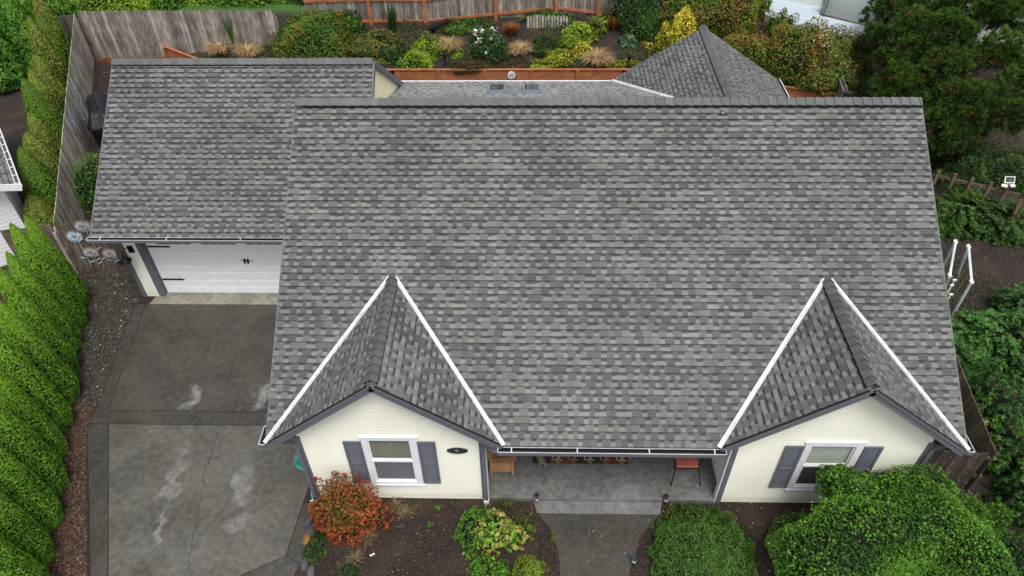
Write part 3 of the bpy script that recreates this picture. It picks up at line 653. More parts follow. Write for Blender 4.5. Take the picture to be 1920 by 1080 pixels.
def dome_pts(n, c, r, seed=0, lump=.22, lf=2.2, zmin=-.1, depth=.25, top=1.):
    rg = np.random.default_rng(seed); D = rg.normal(size=(int(n*2.2)+20, 3)); D /= np.linalg.norm(D, axis=1)[:, None]; D = D[D[:, 2] > zmin][:n]
    f = 1+lump*nz3(D, lf, seed+1)+lump*.5*nz3(D, lf*2.5, seed+2); f = f*(1-depth*rg.random(len(D))**2)
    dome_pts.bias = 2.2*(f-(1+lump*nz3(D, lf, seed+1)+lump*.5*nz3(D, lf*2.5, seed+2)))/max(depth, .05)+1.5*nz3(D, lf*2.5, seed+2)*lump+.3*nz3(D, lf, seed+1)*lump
    r = np.array(r, float); P = np.array(c, float)+D*r*f[:, None]; Nn = D/r; Nn /= np.linalg.norm(Nn, axis=1)[:, None]
    return P, Nn
def core(c, r, parent, seed=0, k=.8, mt=None, name='dark_core', lump=.2, lf=2.2):  # solid dark blob added to fill gaps, standing in for the shaded inside
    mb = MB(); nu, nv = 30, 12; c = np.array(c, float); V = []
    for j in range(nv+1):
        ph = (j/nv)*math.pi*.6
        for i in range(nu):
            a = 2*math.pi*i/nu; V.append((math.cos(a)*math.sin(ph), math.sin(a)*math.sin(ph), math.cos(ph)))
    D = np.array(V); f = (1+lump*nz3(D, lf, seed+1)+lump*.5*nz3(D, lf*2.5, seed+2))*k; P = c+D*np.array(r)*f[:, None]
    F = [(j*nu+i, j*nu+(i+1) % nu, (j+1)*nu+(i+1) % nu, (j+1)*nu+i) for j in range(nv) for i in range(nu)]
    return mesh_np(name, P, np.array(F), mt or M_shadecore, parent, smooth=True)
def stems(c, r, parent, n=7, seed=0, rad=.018):
    rg = random.Random(seed); mb = MB()
    for k in range(n):
        a = rg.uniform(0, 6.28); q = rg.uniform(.3, .75)
        mb.tube([(c[0], c[1], c[2]-.05), (c[0]+math.cos(a)*r[0]*q*.5, c[1]+math.sin(a)*r[1]*q*.5, c[2]+r[2]*.45), (c[0]+math.cos(a)*r[0]*q, c[1]+math.sin(a)*r[1]*q, c[2]+r[2]*.8)], [rad, rad*.7, rad*.3], 5)
    return mb.build('stem', M_bark, parent)
SEED = [100]
def shrub(name, label, cat, c, r, n, size, pal, aspect=.5, group=None, lump=.22, lf=2.2, depth=.3, jit=.6, csc=1.5, k=.78, zmin=-.15, flowers=None, along_up=False, droop=0, svar=.35):
    SEED[0] += 11; sd_ = SEED[0]
    t = thing(name, label, cat, group, loc=(c[0], c[1], c[2])); c0 = (0, 0, 0)
    P, Nn = dome_pts(n, c0, r, sd_, lump, lf, zmin, depth)
    bs_ = dome_pts.bias
    if min(r) > .3 and n > 1200:   # stray shoots
        rg = np.random.default_rng(sd_); ii = rg.choice(len(P), max(8, n//220)); ms = float(np.mean(r)); dd = Nn[ii]*.6+rg.normal(size=(len(ii), 3))*.3+np.array([0, 0, .6]); dd /= np.linalg.norm(dd, axis=1)[:, None]
        ln_ = rg.uniform(.05, .20, len(ii))*min(ms, 1.2); uu = np.linspace(.1, 1, 9); SP = (P[ii][:, None, :]+dd[:, None, :]*(ln_[:, None]*uu)[:, :, None]+rg.normal(size=(len(ii), 9, 3))*size*.25).reshape(-1, 3)
        P = np.concatenate([P, SP]); Nn = np.concatenate([Nn, np.repeat(dd, 9, 0)]); bs_ = np.concatenate([bs_, np.full(len(SP), .5)])
    if -9 < c[1] < -6.4 and not (9.3 < c[0] < 14.2):      # leaves stop at the front wall
        kp = P[:, 1] < YW-.06-c[1]; P, Nn, bs_ = P[kp], Nn[kp], bs_[kp]
    al = Nn*.6+np.array([0, 0, .9]) if along_up else None
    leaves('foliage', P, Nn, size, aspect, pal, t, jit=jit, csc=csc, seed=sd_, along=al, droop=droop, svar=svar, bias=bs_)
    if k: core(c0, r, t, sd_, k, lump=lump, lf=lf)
    stems(c0, r, t, 6, sd_)
    if flowers:
        nf, fs, fc_ = flowers; P, Nn = dome_pts(nf, c0, (r[0]*1.03, r[1]*1.03, r[2]*1.05), sd_+3, lump, lf, .2, .05)
        rg = np.random.default_rng(sd_); Q = np.repeat(P, 9, 0)+rg.normal(size=(len(P)*9, 3))*fs*.4; NN = np.repeat(Nn, 9, 0)
        leaves('flower', Q, NN, fs*.7, .9, fc_, t, jit=.8, seed=sd_, bend=0)
    return t
G = lambda *a: tuple(a)
BRIGHT = [((.03, .095, .012), 2), ((.06, .175, .016), 4), ((.10, .25, .022), 3), ((.18, .34, .03), 1)]
DARKG = [((.016, .04, .012), 3), ((.032, .08, .018), 4), ((.055, .12, .022), 2), ((.11, .17, .03), .6)]
OLIVE = [((.04, .06, .015), 2), ((.08, .115, .022), 4), ((.14, .17, .03), 2), ((.20, .15, .035), 1)]
LIME = [((.08, .16, .015), 2), ((.16, .27, .02), 4), ((.28, .38, .03), 3)]
YEL = [((.16, .20, .02), 2), ((.38, .36, .03), 4), ((.58, .50, .05), 3)]
MIXAUT = [((.03, .08, .012), 3), ((.06, .15, .018), 4), ((.13, .19, .02), 2), ((.26, .20, .02), 1.5), ((.18, .08, .03), 1.2)]

# ---------- columnar arborvitae
def arbor_mesh(seed, H, r0, n, pal, size=.085, sm_=1.):
    """returns crown object (at origin) and trunk mesh"""
    rg = np.random.default_rng(seed); t = rg.random(n)**1.25; a = rg.uniform(0, 6.283, n)
    prof = lambda t: r0*np.minimum(1, (.72+2.2*t))*np.clip(1-t, 0, 1)**.58
    h = t*H; rr_ = prof(t); lump = 1+sm_*(.06*np.sin(a*4+h*2.0+seed)+.05*np.sin(a*9-h*3.3)+.04*np.sin(h*5.5+a*2+seed*2)+.035*np.sin(h*13+a*7))
    u_ = rg.random(n)**2; rr_ = rr_*lump*(1-.20*u_); arbor_mesh.bias = -2.2*u_+(lump-1)*5+(t-.35)*1.6  # crease shade put into colour: inner leaves darker; paler tips as new growth
    P = np.stack([rr_*np.cos(a), rr_*np.sin(a), h+.05], 1); Nn = np.stack([np.cos(a), np.sin(a), np.full(n, .35)], 1)
    al = Nn*.45+np.array([0, 0, 1.])
    return P, Nn, al
def arbor(name, label, grp, xy, H, r0, n, pal, seed, size=.085, group=None, z0=0, rz=0, smooth=1.):
    t = thing(name, label, 'conifer', group, loc=(xy[0], xy[1], z0)); P, Nn, al = arbor_mesh(seed, H, r0, n, pal, sm_=smooth)
    leaves('crown', P, Nn, size, .5, pal, t, jit=.3, along=al, seed=seed, csc=2.2, bend=.1, mixn=.4 if smooth < 1 else .9, bias=arbor_mesh.bias)
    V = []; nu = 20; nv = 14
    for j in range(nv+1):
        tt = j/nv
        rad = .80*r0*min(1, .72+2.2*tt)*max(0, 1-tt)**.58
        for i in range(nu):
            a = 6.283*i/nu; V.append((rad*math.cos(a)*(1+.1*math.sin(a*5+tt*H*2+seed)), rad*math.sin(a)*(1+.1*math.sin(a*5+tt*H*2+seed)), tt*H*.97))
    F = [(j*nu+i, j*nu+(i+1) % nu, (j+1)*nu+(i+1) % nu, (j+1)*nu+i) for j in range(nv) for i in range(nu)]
    mesh_np('dark_core', V, np.array(F), M_shadecore, t, smooth=True)  # added solid dark filler for the shaded inside of the crown
    mb = MB(); mb.tube([(0, 0, -.1), (0, 0, H*.5)], [.07, .03]); mb.build('trunk', M_bark, t)
    return t
ARB = [((.012, .036, .004), 2), ((.04, .115, .008), 3.2), ((.09, .22, .013), 4), ((.19, .35, .025), 2.4)]
ARB2 = [((.028, .055, .010), 2.5), ((.06, .11, .014), 4), ((.115, .18, .02), 3), ((.15, .13, .025), 1.2), ((.22, .30, .04), 1)]
ords = ['first', 'second', 'third', 'fourth', 'fifth', 'sixth', 'seventh', 'eighth', 'ninth', 'tenth', 'eleventh']
for i in range(11):
    u = i/10; x, y = -2.62+2.95*u+random.uniform(-.05, .05), -.35-8.3*u
    lb = ('bright green columnar conifer at the wooden gate end of the driveway hedge' if i == 0 else 'last driveway hedge conifer, cut off by the bottom left corner of the photo' if i == 10 else ords[i]+' bright green driveway hedge conifer counted from the wooden gate')
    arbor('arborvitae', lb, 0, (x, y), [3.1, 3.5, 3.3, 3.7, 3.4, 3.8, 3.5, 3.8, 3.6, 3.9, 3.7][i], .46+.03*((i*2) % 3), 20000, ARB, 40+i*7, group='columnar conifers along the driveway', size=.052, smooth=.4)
hed = [((-3.95, 2.3), 1.9, .62), ((-4.35, 3.4), 2.2, .6), ((-4.8, 4.5), 2.5, .6), ((-5.1, 5.4), 2.4, .5), ((-5.5, 6.4), 2.5, .55), ((-5.95, 7.5), 2.6, .55), ((-6.35, 8.6), 2.7, .55), ((-6.8, 9.8), 2.7, .6), ((-7.3, 11.0), 2.8, .6), ((-7.8, 12.1), 2.9, .6)]
nm2 = ['brownish conifer nearest the neighbour roof corner, front end of the fence hedge', 'second conifer of the fence hedge from the neighbour roof', 'third conifer of the fence hedge from the neighbour roof', 'fourth conifer of the fence hedge, slim with golden tip', 'fifth conifer of the fence hedge, level with the black covered barbecue', 'sixth conifer of the fence hedge, just behind the barbecue', 'seventh conifer of the fence hedge, dark with drooping side', 'third conifer from the back end of the fence hedge', 'second conifer from the back end of the fence hedge', 'last conifer of the fence hedge, by the back fence corner']
for i, ((x, y), H, r0) in enumerate(hed):
    arbor('arborvitae', nm2[i], 0, (x-.52, y), H*(1.25 if i % 3 == 1 else 1.0+.08*(i % 2)), r0*(1.15 if i % 2 else 1.3), 13000, ARB2 if i not in (1, 4, 8) else ARB[:3]+ARB2[2:3], 140+i*5, group='conifers along the left boundary fence', z0=float(ground(-3, y))-.2, size=.075, smooth=.5)
for i, (x, y, H, r0) in enumerate([(-9.6, 12.2, 3.6, .9), (-10.1, 10.8, 3.6, 1.0), (-9.0, 13.7, 3.8, .9)]):
    arbor('conifer', ['tall dark green conifer in the upper left corner, middle of three', 'nearest of three tall conifers on the upper left edge', 'tall conifer in the top left corner farthest back'][i], 0, (x, y), H, r0, 9000, BRIGHT[:3], 240+i*5, group='tall conifers in the neighbour yard', z0=.9, size=.12)

# ---------- front shrubs
shrub('large_shrub', 'large rounded bright green shrub filling the lower right corner', 'shrub', (17.6, -8.0, .1), (2.45, 1.36, 1.85), 85000, .056,
      [((.014, .04, .008), 3), ((.03, .085, .012), 4), ((.06, .155, .018), 4), ((.12, .27, .025), 2.4)], aspect=.5, lump=.24, lf=5, depth=.3, csc=3, k=.8)
shrub('low_shrub', 'low dense dark green mounded shrub right of the front path', 'shrub', (13.72, -7.55, .0), (1.08, 1.05, .62), 26000, .055,
      [((.03, .075, .012), 3), ((.055, .13, .018), 5), ((.09, .19, .028), 3)], aspect=.3, lump=.10, lf=9, depth=.25, along_up=True, jit=.5, csc=2, k=.8)
shrub('autumn_shrub', 'leggy shrub with orange red autumn leaves under the left window', 'shrub', (6.40, -6.9, .3), (.76, .48, .92), 6000, .075,
      [((.06, .09, .016), 3), ((.12, .10, .02), 3), ((.18, .085, .02), 3.5), ((.27, .085, .025), 3), ((.34, .06, .025), 1.6)], aspect=.65, lump=.32, lf=3.5, depth=.7, k=.35, csc=3.5, zmin=-.3)
shrub('hydrangea', 'yellow green hydrangea with pink tinged leaves in the front bed', 'shrub', (9.55, -7.25, .1), (.58, .45, .5), 1500, .085,
      [((.05, .13, .02), 2.5), ((.11, .23, .025), 4), ((.22, .32, .04), 3.2), ((.42, .30, .10), 1.5)], aspect=.75, lump=.3, lf=4, k=.5, depth=.5, csc=9)
shrub('green_perennial', 'dark green leafy perennial left of the hydrangea', 'plant', (9.0, -7.05, .03), (.33, .5, .38), 1500, .06, BRIGHT[:3], aspect=.45, lump=.3, k=.55)
shrub('green_perennial', 'small bright green plant at the bottom edge below the hydrangea', 'plant', (9.22, -7.95, .03), (.25, .25, .3), 900, .05, BRIGHT, aspect=.6, k=.6)
shrub('green_perennial', 'small mid green plant beside the bright one at the bottom edge', 'plant', (9.62, -8.0, .03), (.18, .2, .22), 600, .05, BRIGHT[:3], aspect=.5, k=.6)
shrub('heather', 'yellow green feathery tuft at the bottom edge left of the path', 'plant', (10.2, -7.95, .02), (.32, .25, .3), 1800, .06, LIME, aspect=.15, along_up=True, k=.6)
shrub('weedy_plant', 'thin light green weed growing against the porch edge', 'plant', (9.7, -6.55, .0), (.22, .12, .35), 260, .06, OLIVE+LIME[:1], aspect=.3, k=0, depth=.8)
shrub('weedy_plant', 'sparse olive plant by the left path light', 'plant', (10.1, -6.9, .0), (.32, .25, .25), 420, .06, OLIVE, aspect=.35, k=0, depth=.8)
shrub('weedy_plant', 'small grass like clump on the left edge of the front path', 'plant', (10.68, -7.2, .0), (.08, .15, .16), 160, .06, BRIGHT, aspect=.2, k=0, depth=.8)
for i, (px, py, lb) in enumerate([(822, 952, 'tiny bright green seedling nearer the house in the left bed'), (806, 986, 'tiny bright green seedling in the middle of the left bed'), (612, 1035, 'upright pale green weed at the driveway end of the bed'), (500, 930+90, 'tiny weed in the bark strip')][:3]):
    p = at(px, py, z=0.02); shrub('seedling', lb, 'plant', tuple(p), (.09, .09, .1), 60, .05, BRIGHT, aspect=.4, k=0, depth=.7)
p = at(590, 1030, z=0); shrub('groundcover_plant', 'dark green cushion plant over the edging rocks beside the driveway', 'plant', tuple(p), (.24, .34, .2), 1500, .035, DARKG, aspect=.5, k=.8)
p = at(655, 1070, z=0); shrub('groundcover_plant', 'dark cushion plant at the bottom edge under the autumn shrub', 'plant', tuple(p), (.25, .2, .12), 900, .035, DARKG, aspect=.5, k=.8)
p = at(1262, 975, z=.1); shrub('variegated_plant', 'small yellow leaved plant at the left edge of the low shrub', 'plant', (12.98, -7.25, 0), (.13, .35, .25), 500, .05, YEL+OLIVE[:2], aspect=.6, k=.3)
p = at(1278, 925, z=.1)
# straw patch of dry stems
def tuft(name, label, c, r, n, L_, pal, group=None, up=.9, droop=.8, w=.012, seed=0):
    """grass tuft: arching blades"""
    t = thing(name, label, 'grass', group, loc=tuple(c)); rg = np.random.default_rng(seed+31); V = []; F = []; C_ = []
    cols = np.array([q[0] for q in pal]); wts = np.array([q[1] for q in pal], float); wts /= wts.sum()
    for i in range(n):
        a = rg.uniform(0, 6.283); b0 = np.array([math.cos(a), math.sin(a), 0])*r*.15*rg.random(); out = rg.uniform(.2, 1)*r; l = L_*rg.uniform(.6, 1.1); col = cols[rg.choice(len(cols), p=wts)]*rg.uniform(.75, 1.25)
        d = np.array([math.cos(a), math.sin(a), 0]); side = np.array([-d[1], d[0], 0])*w; prev = None
        for s_ in range(5):
            u = s_/4; p = b0+d*out*u**1.3+np.array([0, 0, l*(u*up*1.5-droop*u*u*1.1)]); ww = side*(1-u*.85)
            V += [p-ww, p+ww]
            if s_: k = len(V); F.append((k-4, k-3, k-1, k-2)); C_.append(col)
    mesh_np('blades', np.array(V), np.array(F), M_leaf, t, fcol=np.array(C_)); return t
TAN = [((.34, .22, .10), 3), ((.50, .34, .17), 3), ((.62, .46, .26), 2), ((.22, .17, .06), 1)]
ORG = [((.30, .11, .02), 3), ((.42, .17, .03), 3), ((.22, .12, .03), 1)]
# ---------- back garden, placed on the slope
def bp(px, py): p = hit(px, py); return (p[0], p[1], float(ground(p[0], p[1]))-.03)
gt_ = [(415, 98, .5, 'blond weeping grass tuft behind the garage roof, left one', TAN), (468, 104, .45, 'blond weeping grass tuft behind the garage roof, right one', TAN), (842, 92, .45, 'tan weeping grass tuft left of the white flowering shrub', TAN),
       (975, 100, .42, 'tan weeping grass tuft right of the white flowering shrub', TAN), (1118, 118, .5, 'golden weeping grass tuft above the bend of the cedar wall', TAN), (958, 66, .3, 'orange sedge right of the white flowering shrub near the back fence', ORG), (1150, 56, .33, 'orange sedge below the right end of the back fence', ORG)]
for i, (px, py, s_, lb, pl) in enumerate(gt_):
    tuft('grass_tuft', lb, bp(px, py), s_*(1.6 if pl is TAN else 1.2), 520, s_*1.8, pl, 'ornamental grass tufts', up=.8, droop=.75 if pl is TAN else .35, w=.012, seed=i)
tuft('broom_plant', 'tall dark green broom stems against the grey back fence', bp(440, 88), .3, 160, 1.5, BRIGHT[:2], up=.8, droop=.15, w=.01, seed=20)
tuft('broom_plant', 'dark green upright stems in front of the orange fence post', bp(738, 60), .35, 220, 1.1, DARKG, up=.8, droop=.15, w=.01, seed=21)
B_ = [  # px, py, rx, ry, rz, n, size, pal, label, name
 (690, 95, .75, .45, .55, 2600, .10, OLIVE, 'olive ferny shrub right of the big autumn tinted shrub', 'ferny_shrub'),
 (735, 105, .6, .4, .5, 2200, .10, OLIVE+DARKG[:2], 'dark olive fern clump behind the garage ridge end', 'ferny_shrub'),
 (645, 60, .8, .4, .7, 2600, .09, BRIGHT[:3]+DARKG[:1], 'mid green shrub below the grey fence planks', 'shrub'),
 (795, 110, .62, .45, .62, 2600, .08, LIME, 'lime green spirea left of the tan grass', 'shrub'),
 (912, 96, .62, .45, .55, 1300, .11, BRIGHT[:2]+DARKG[:2], 'white flowering rhododendron in the back garden', 'rhododendron'),
 (1018, 95, .5, .4, .5, 2200, .06, DARKG+OLIVE[:1], 'dark fine leaved mound left of the lime shrub', 'shrub'),
 (1078, 80, .62, .4, .6, 1500, .10, LIME, 'lime green shrub below the short picket fence', 'shrub'),
 (1045, 112, .5, .35, .4, 1300, .07, YEL+LIME[:2], 'yellow variegated shrub left of the golden grass', 'shrub'),
 (1090, 100, .35, .3, .3, 700, .07, YEL, 'small yellow variegated shrub next to the golden grass', 'shrub'),
 (1015, 124, .55, .22, .16, 1200, .06, YEL+LIME, 'yellow creeping plant spilling over the cedar wall', 'groundcover_plant'),
 (1165, 122, .6, .22, .16, 1000, .06, OLIVE+YEL[:2], 'low yellow green creeper above the angled cedar wall', 'groundcover_plant'),
 (1178, 82, .45, .35, .4, 900, .10, [((.03, .08, .04), 2), ((.06, .14, .07), 3), ((.14, .24, .12), 1)], 'blue green plant below the orange sedge', 'shrub'),
 (1118, 58, .4, .3, .45, 800, .09, LIME+OLIVE, 'yellow green shrub below the second orange post from the right', 'shrub'),
 (1214, 88, .2, .18, .18, 200, .07, YEL, 'tiny yellow plant left of the big yellow shrub', 'shrub'),
 (1262, 92, .55, .5, 1.1, 3000, .10, YEL, 'tall bright yellow shrub behind the rear roof peak', 'shrub'),
 (878, 128, .75, .3, .3, 2600, .05, [((.05, .05, .015), 3), ((.09, .08, .025), 3), ((.10, .05, .03), 1.5)], 'brown green heather mound on the cedar wall', 'heather'),
 (972, 125, .5, .25, .22, 1200, .05, [((.09, .05, .025), 3), ((.14, .08, .04), 3), ((.05, .06, .02), 1)], 'rusty brown low plant above the round wall plaque', 'heather'),
 (755, 122, .22, .2, .2, 400, .08, BRIGHT, 'small bright green plant at the left end of the cedar wall', 'seedling'),
 (700, 120, .6, .3, .2, 1500, .07, OLIVE+LIME[:1], 'low moss green plant behind the garage ridge', 'groundcover_plant'),
 (860, 105, .22, .2, .2, 300, .07, LIME, 'small lime plant between tan grass and white flowers', 'seedling'),
 (870, 55, .9, .35, .3, 2200, .08, BRIGHT[:3]+OLIVE[:2], 'strip of green leaves along the foot of the back fence', 'shrub'),
 (1025, 35, 1.0, .3, .3, 2000, .08, BRIGHT[:3]+OLIVE[:2], 'green leaves along the back fence above the pickets', 'shrub'),
 (1225, 55, .9, .7, 1.0, 5000, .09, DARKG, 'dark green shrub at the right end of the back fence', 'shrub'),
 (1305, 40, 1.3, .9, 1.3, 8000, .09, MIXAUT, 'broad green and red shrub behind the rear roof peak', 'shrub'),
 (1390, 35, 1.1, .8, 1.3, 7000, .09, BRIGHT[:3]+MIXAUT[3:], 'green and yellow shrub left of the white deck', 'shrub'),
 (1395, 120, 1.25, .9, 1.35, 9000, .085, MIXAUT, 'round green and red shrub right of the rear roof peak', 'shrub'),
 (1460, 62, .5, .4, .6, 2200, .08, LIME+OLIVE, 'small yellow green shrub at the deck corner', 'shrub'),
 (1500, 85, .6, .5, .6, 2200, .08, OLIVE+DARKG[:2], 'small dark shrub in front of the deck edge', 'shrub'),
 (1560, 120, 1.3, .9, 1.35, 9500, .08, [((.04, .08, .02), 3), ((.09, .14, .025), 4), ((.20, .20, .03), 3), ((.26, .15, .04), 1.2), ((.55, .55, .45), .35)], 'yellow green flowering shrub in front of the white deck', 'shrub'),
 (1480, 135, .7, .5, .6, 2600, .08, MIXAUT[2:]+OLIVE, 'rust tinted shrub beside the rear gutter', 'shrub'),
 (1445, 135, .22, .2, .3, 400, .08, YEL, 'little yellow flowering plant at the rear roof edge', 'shrub'),
 (1560, 160, 1.0, .6, .6, 3600, .10, BRIGHT[:3]+OLIVE, 'green fern mass above the grey fence tip', 'ferny_shrub'),
 (1625, 175, .8, .6, .6, 3000, .10, BRIGHT[:3]+DARKG[:2], 'green fern beside the big pine', 'ferny_shrub'),
]
for (px, py, rx, ry, rz, n, sz, pl, lb, nme) in B_:
    c = bp(px, py); q_ = 1.15 if px < 1200 else 1.12; rx, ry, rz = rx*q_, ry*q_, rz*q_; fl = (26, .13, [((.75, .62, .62), 2), ((.8, .72, .7), 2)]) if 'rhodo' in nme and 'white' in lb else None
    shrub(nme, lb, 'plant' if 'ground' in nme or 'seed' in nme else 'shrub', c, (rx, ry, rz), int(n*1.9), sz, pl, aspect=.5, lump=.32, lf=3, depth=.4, k=.72, csc=3, flowers=fl)
shrub('autumn_tinted_shrub', 'huge rounded green shrub with yellow and rust leaves behind the garage', 'shrub', (1.55, 12.75, 1.2), (1.85, 1.05, 1.75), 26000, .085,
      [((.025, .07, .012), 3), ((.045, .13, .018), 4.5), ((.08, .17, .02), 3.5), ((.17, .18, .025), 1.4), ((.24, .15, .02), .6)], lump=.12, lf=3, depth=.35, csc=2.5, k=.82)
# hedge plants beyond the back fence
for i, (px, lb, pl, rx) in enumerate([(100, 'bright green shrub beyond the far left fence corner', BRIGHT, 1.0), (205, 'yellow green shrub beyond the left end of the grey fence', LIME, .9), (265, 'lime shrub beyond the grey fence, second from its left end', LIME, .8), (330, 'green shrub beyond the middle of the grey fence', BRIGHT, .7), (395, 'lime green shrub beyond the grey fence right of its middle', LIME+BRIGHT[2:], .9), (455, 'dark green shrub beyond the grey fence', BRIGHT, .6), (505, 'bright green shrub beyond the right end of the grey fence', BRIGHT+LIME[:2], .9), (575, 'dark olive shrub behind the big autumn tinted shrub', OLIVE+DARKG[:2], .8)]):
    p = at(px, 22 if i else 45, z=1.7); shrub('hedge_shrub', lb, 'shrub', (p[0]-.2, max(p[1], 13.9)+.2, 1.0), (rx*1.6, .8, 1.9), 9000, .11, pl, group='shrubs beyond the grey back fence', lump=.2, csc=2)

# ---------- right side: pine, rhododendron, fir
def pine(label, pads, n_tuft, trunk, seed):
    t = thing('pine_tree', label, 'tree', None, loc=(trunk[0], trunk[1], trunk[2])); T0 = np.array(trunk, float); rg = np.random.default_rng(seed)
    cen = []; dr = []; bi = []
    for (c, r, k) in pads:
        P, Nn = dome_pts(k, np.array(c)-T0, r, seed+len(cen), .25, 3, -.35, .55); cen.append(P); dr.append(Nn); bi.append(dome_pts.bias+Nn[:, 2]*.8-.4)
    cen = np.concatenate(cen); dr = np.concatenate(dr); m_ = 26; n = len(cen)
    D = dr[:, None, :]*.9+rg.normal(size=(n, m_, 3))*.7+np.array([0, 0, .35]); D /= np.linalg.norm(D, axis=2)[:, :, None]
    ln = rg.uniform(.09, .19, (n, m_, 1)); A = np.repeat(cen[:, None, :], m_, 1); W = np.cross(D, rg.normal(size=(n, m_, 3))); W = W/np.linalg.norm(W, axis=2)[:, :, None]*.012
    V = np.stack([A-W, A+W, A+D*ln+W*.4, A+D*ln-W*.4], 2).reshape(-1, 3); F = np.arange(len(V)).reshape(-1, 4)
    base = np.array([((.028, .060, .010)), ((.055, .115, .013)), ((.10, .19, .025)), ((.15, .08, .03)), ((.04, .045, .015))]); tv = .5*nz3(cen, 1.2, seed)+rg.normal(size=n)*.4+.9*np.concatenate(bi)
    ci = np.where(tv > .9, 2, np.where(tv > -.2, 1, np.where(tv > -1.25, 0, 4))); ci = np.where(rg.random(n) < .02, 3, ci)
    c = np.repeat(base[ci], m_, 0)*rg.uniform(.7, 1.4, n*m_)[:, None]
    mesh_np('crown', V, F, M_leaf, t, fcol=c)
    mb = MB(); mb.tube([(0, 0, -.2), (.1, .1, 1.5), (.0, .2, 3.2)], [.2, .15, .07], 10)
    for (cc, r, k) in pads:
        e = np.array(cc)-T0; mb.tube([(0, .05, .5+.3*rg.random()), e*.5+(0, 0, .3), e], [.07, .05, .02], 6)
        for _ in range(7): q = rg.normal(size=3)*np.array(r)*.55; mb.tube([e*.7, e+q], [.02, .007], 4)
    mb.build('trunk', M_bark, t)
    cb = MB()
    return t
pads = []
for (px, py, z, r, k) in [(1690, 20, 3.2, (1.1, .9, .8), 420), (1750, 60, 3.6, (1.2, 1, .8), 460), (1820, 20, 3.8, (1.2, 1, .8), 420), (1890, 30, 4.0, (1.1, 1, .8), 400), (1700, 110, 3.0, (1.1, .9, .8), 420), (1690, 170, 2.6, (.9, .8, .7), 320),
                          (1770, 140, 3.2, (.9, .8, .7), 260), (1800, 190, 2.8, (1.0, .8, .7), 380), (1730, 215, 2.2, (.9, .8, .7), 360), (1880, 105, 3.4, (.9, .7, .6), 200), (1790, 245, 2.2, (.9, .8, .7), 340), (1860, 215, 2.6, (.9, .8, .6), 300), (1905, 170, 3.0, (.7, .7, .5), 150), (1640, 90, 2.6, (.6, .6, .6), 200)]:
    p = at(px, py, z=z); pads.append((tuple(p), r, int(k*1.7)))
pine('large dark green pine filling the upper right corner', pads, 0, (25.2, 9.6, float(ground(25.2, 9.6))), 900)
p = at(1900, 205, z=1.2)
for (px, py, z, rx, ry, rz, n, sz, pl, lb) in [
   (1800, 300, .1, 1.5, .9, 1.2, 9000, .10, DARKG, 'dark shrub thicket under the pine behind the picket fence'),
   (1870, 300, .1, 1.3, .9, 1.1, 8000, .10, DARKG[:3]+OLIVE[:1], 'dark shrub behind the solar floodlight'),
   (1770, 260, .2, 1.1, .9, 1.3, 6000, .10, DARKG, 'dark shrub right of the main ridge end'),
   (1915, 300, .2, .9, .7, .9, 4000, .10, BRIGHT[:3], 'brighter green shrub at the right edge behind the fence'),
   ]:
    q = at(px, py+40, z=z); shrub('thicket_shrub', lb, 'shrub', (q[0], q[1], max(z, float(ground(q[0], q[1])))-.05), (rx, ry, rz), n, sz, pl, aspect=.3, lump=.42, lf=3.5, depth=.6, k=.6, csc=3, droop=.4)
def sprays(name, label, c, r, n, pal, L_=.5, group=None, leafn=9, lw=.03, ll=.13, seed=0, whorl=False):
    """branch sprays (fir) or leaf whorls (rhododendron)"""
    t = thing(name, label, 'shrub' if whorl else 'tree', group, loc=tuple(c)); rg = np.random.default_rng(seed)
    P, Nn = dome_pts(n, (0, 0, 0), r, seed, .18, 3, -.2, .45); PP = []; NN = []; AL = []
    for p, nn in zip(P, Nn):
        if whorl:
            for k in range(leafn):
                a = 6.283*k/leafn+rg.random(); u = np.cross(nn, (math.cos(a), math.sin(a), .3)); u /= np.linalg.norm(u)+1e-9; d = u*.9+nn*.25-np.array([0, 0, .2]); PP.append(p+d*ll*.55); NN.append(nn+u*.3); AL.append(d)
        else:
            d = np.array([nn[0], nn[1], nn[2]*.25])+rg.normal(size=3)*.15; d /= np.linalg.norm(d); sd_ = np.cross(d, (0, 0, 1)); sd_ /= np.linalg.norm(sd_)+1e-9
            for k in range(leafn):
                u = (k+.5)/leafn
                for s_ in (-1, 1):
                    q = d*.6+sd_*s_*.8; PP.append(p+d*L_*(u-.5)+q*ll*.5*(1.15-u)-np.array([0, 0, .12*u*u])); NN.append((0, 0, 1.)); AL.append(q)
    PP, NN, AL = np.array(PP), np.array(NN), np.array(AL)
    leaves('foliage', PP, NN, ll, lw/ll*2, pal, t, jit=.25, along=AL*4, seed=seed, csc=2, svar=.3)
    core((0, 0, 0), r, t, seed, .66, lump=.18, lf=3); stems((0, 0, 0), r, t, 6, seed, .03)
    return t
sprays('rhododendron', 'rhododendron with long glossy leaves right of the side fence', (20.95, -4.6, 0), (1.15, 1.9, 1.25), 1100, [((.016, .045, .010), 3), ((.032, .09, .015), 4), ((.058, .14, .02), 3), ((.15, .22, .04), .6)], leafn=9, lw=.020, ll=.115, seed=51, whorl=True)
sprays('rhododendron', 'second long leaved rhododendron at the right edge behind the large shrub', (21.0, -6.3, 0), (1.0, .9, 1.0), 560, [((.016, .045, .010), 3), ((.032, .09, .015), 4), ((.058, .14, .02), 3)], leafn=9, lw=.020, ll=.115, seed=52, whorl=True)
sprays('fir_shrub', 'soft green fir with drooping sprays beside the white pipe frame', (22.35, -1.9, .0), (1.2, 1.0, 1.2), 460, [((.02, .06, .018), 3), ((.045, .13, .025), 4), ((.08, .20, .03), 3)], leafn=8, lw=.03, ll=.13, L_=.45, seed=53)
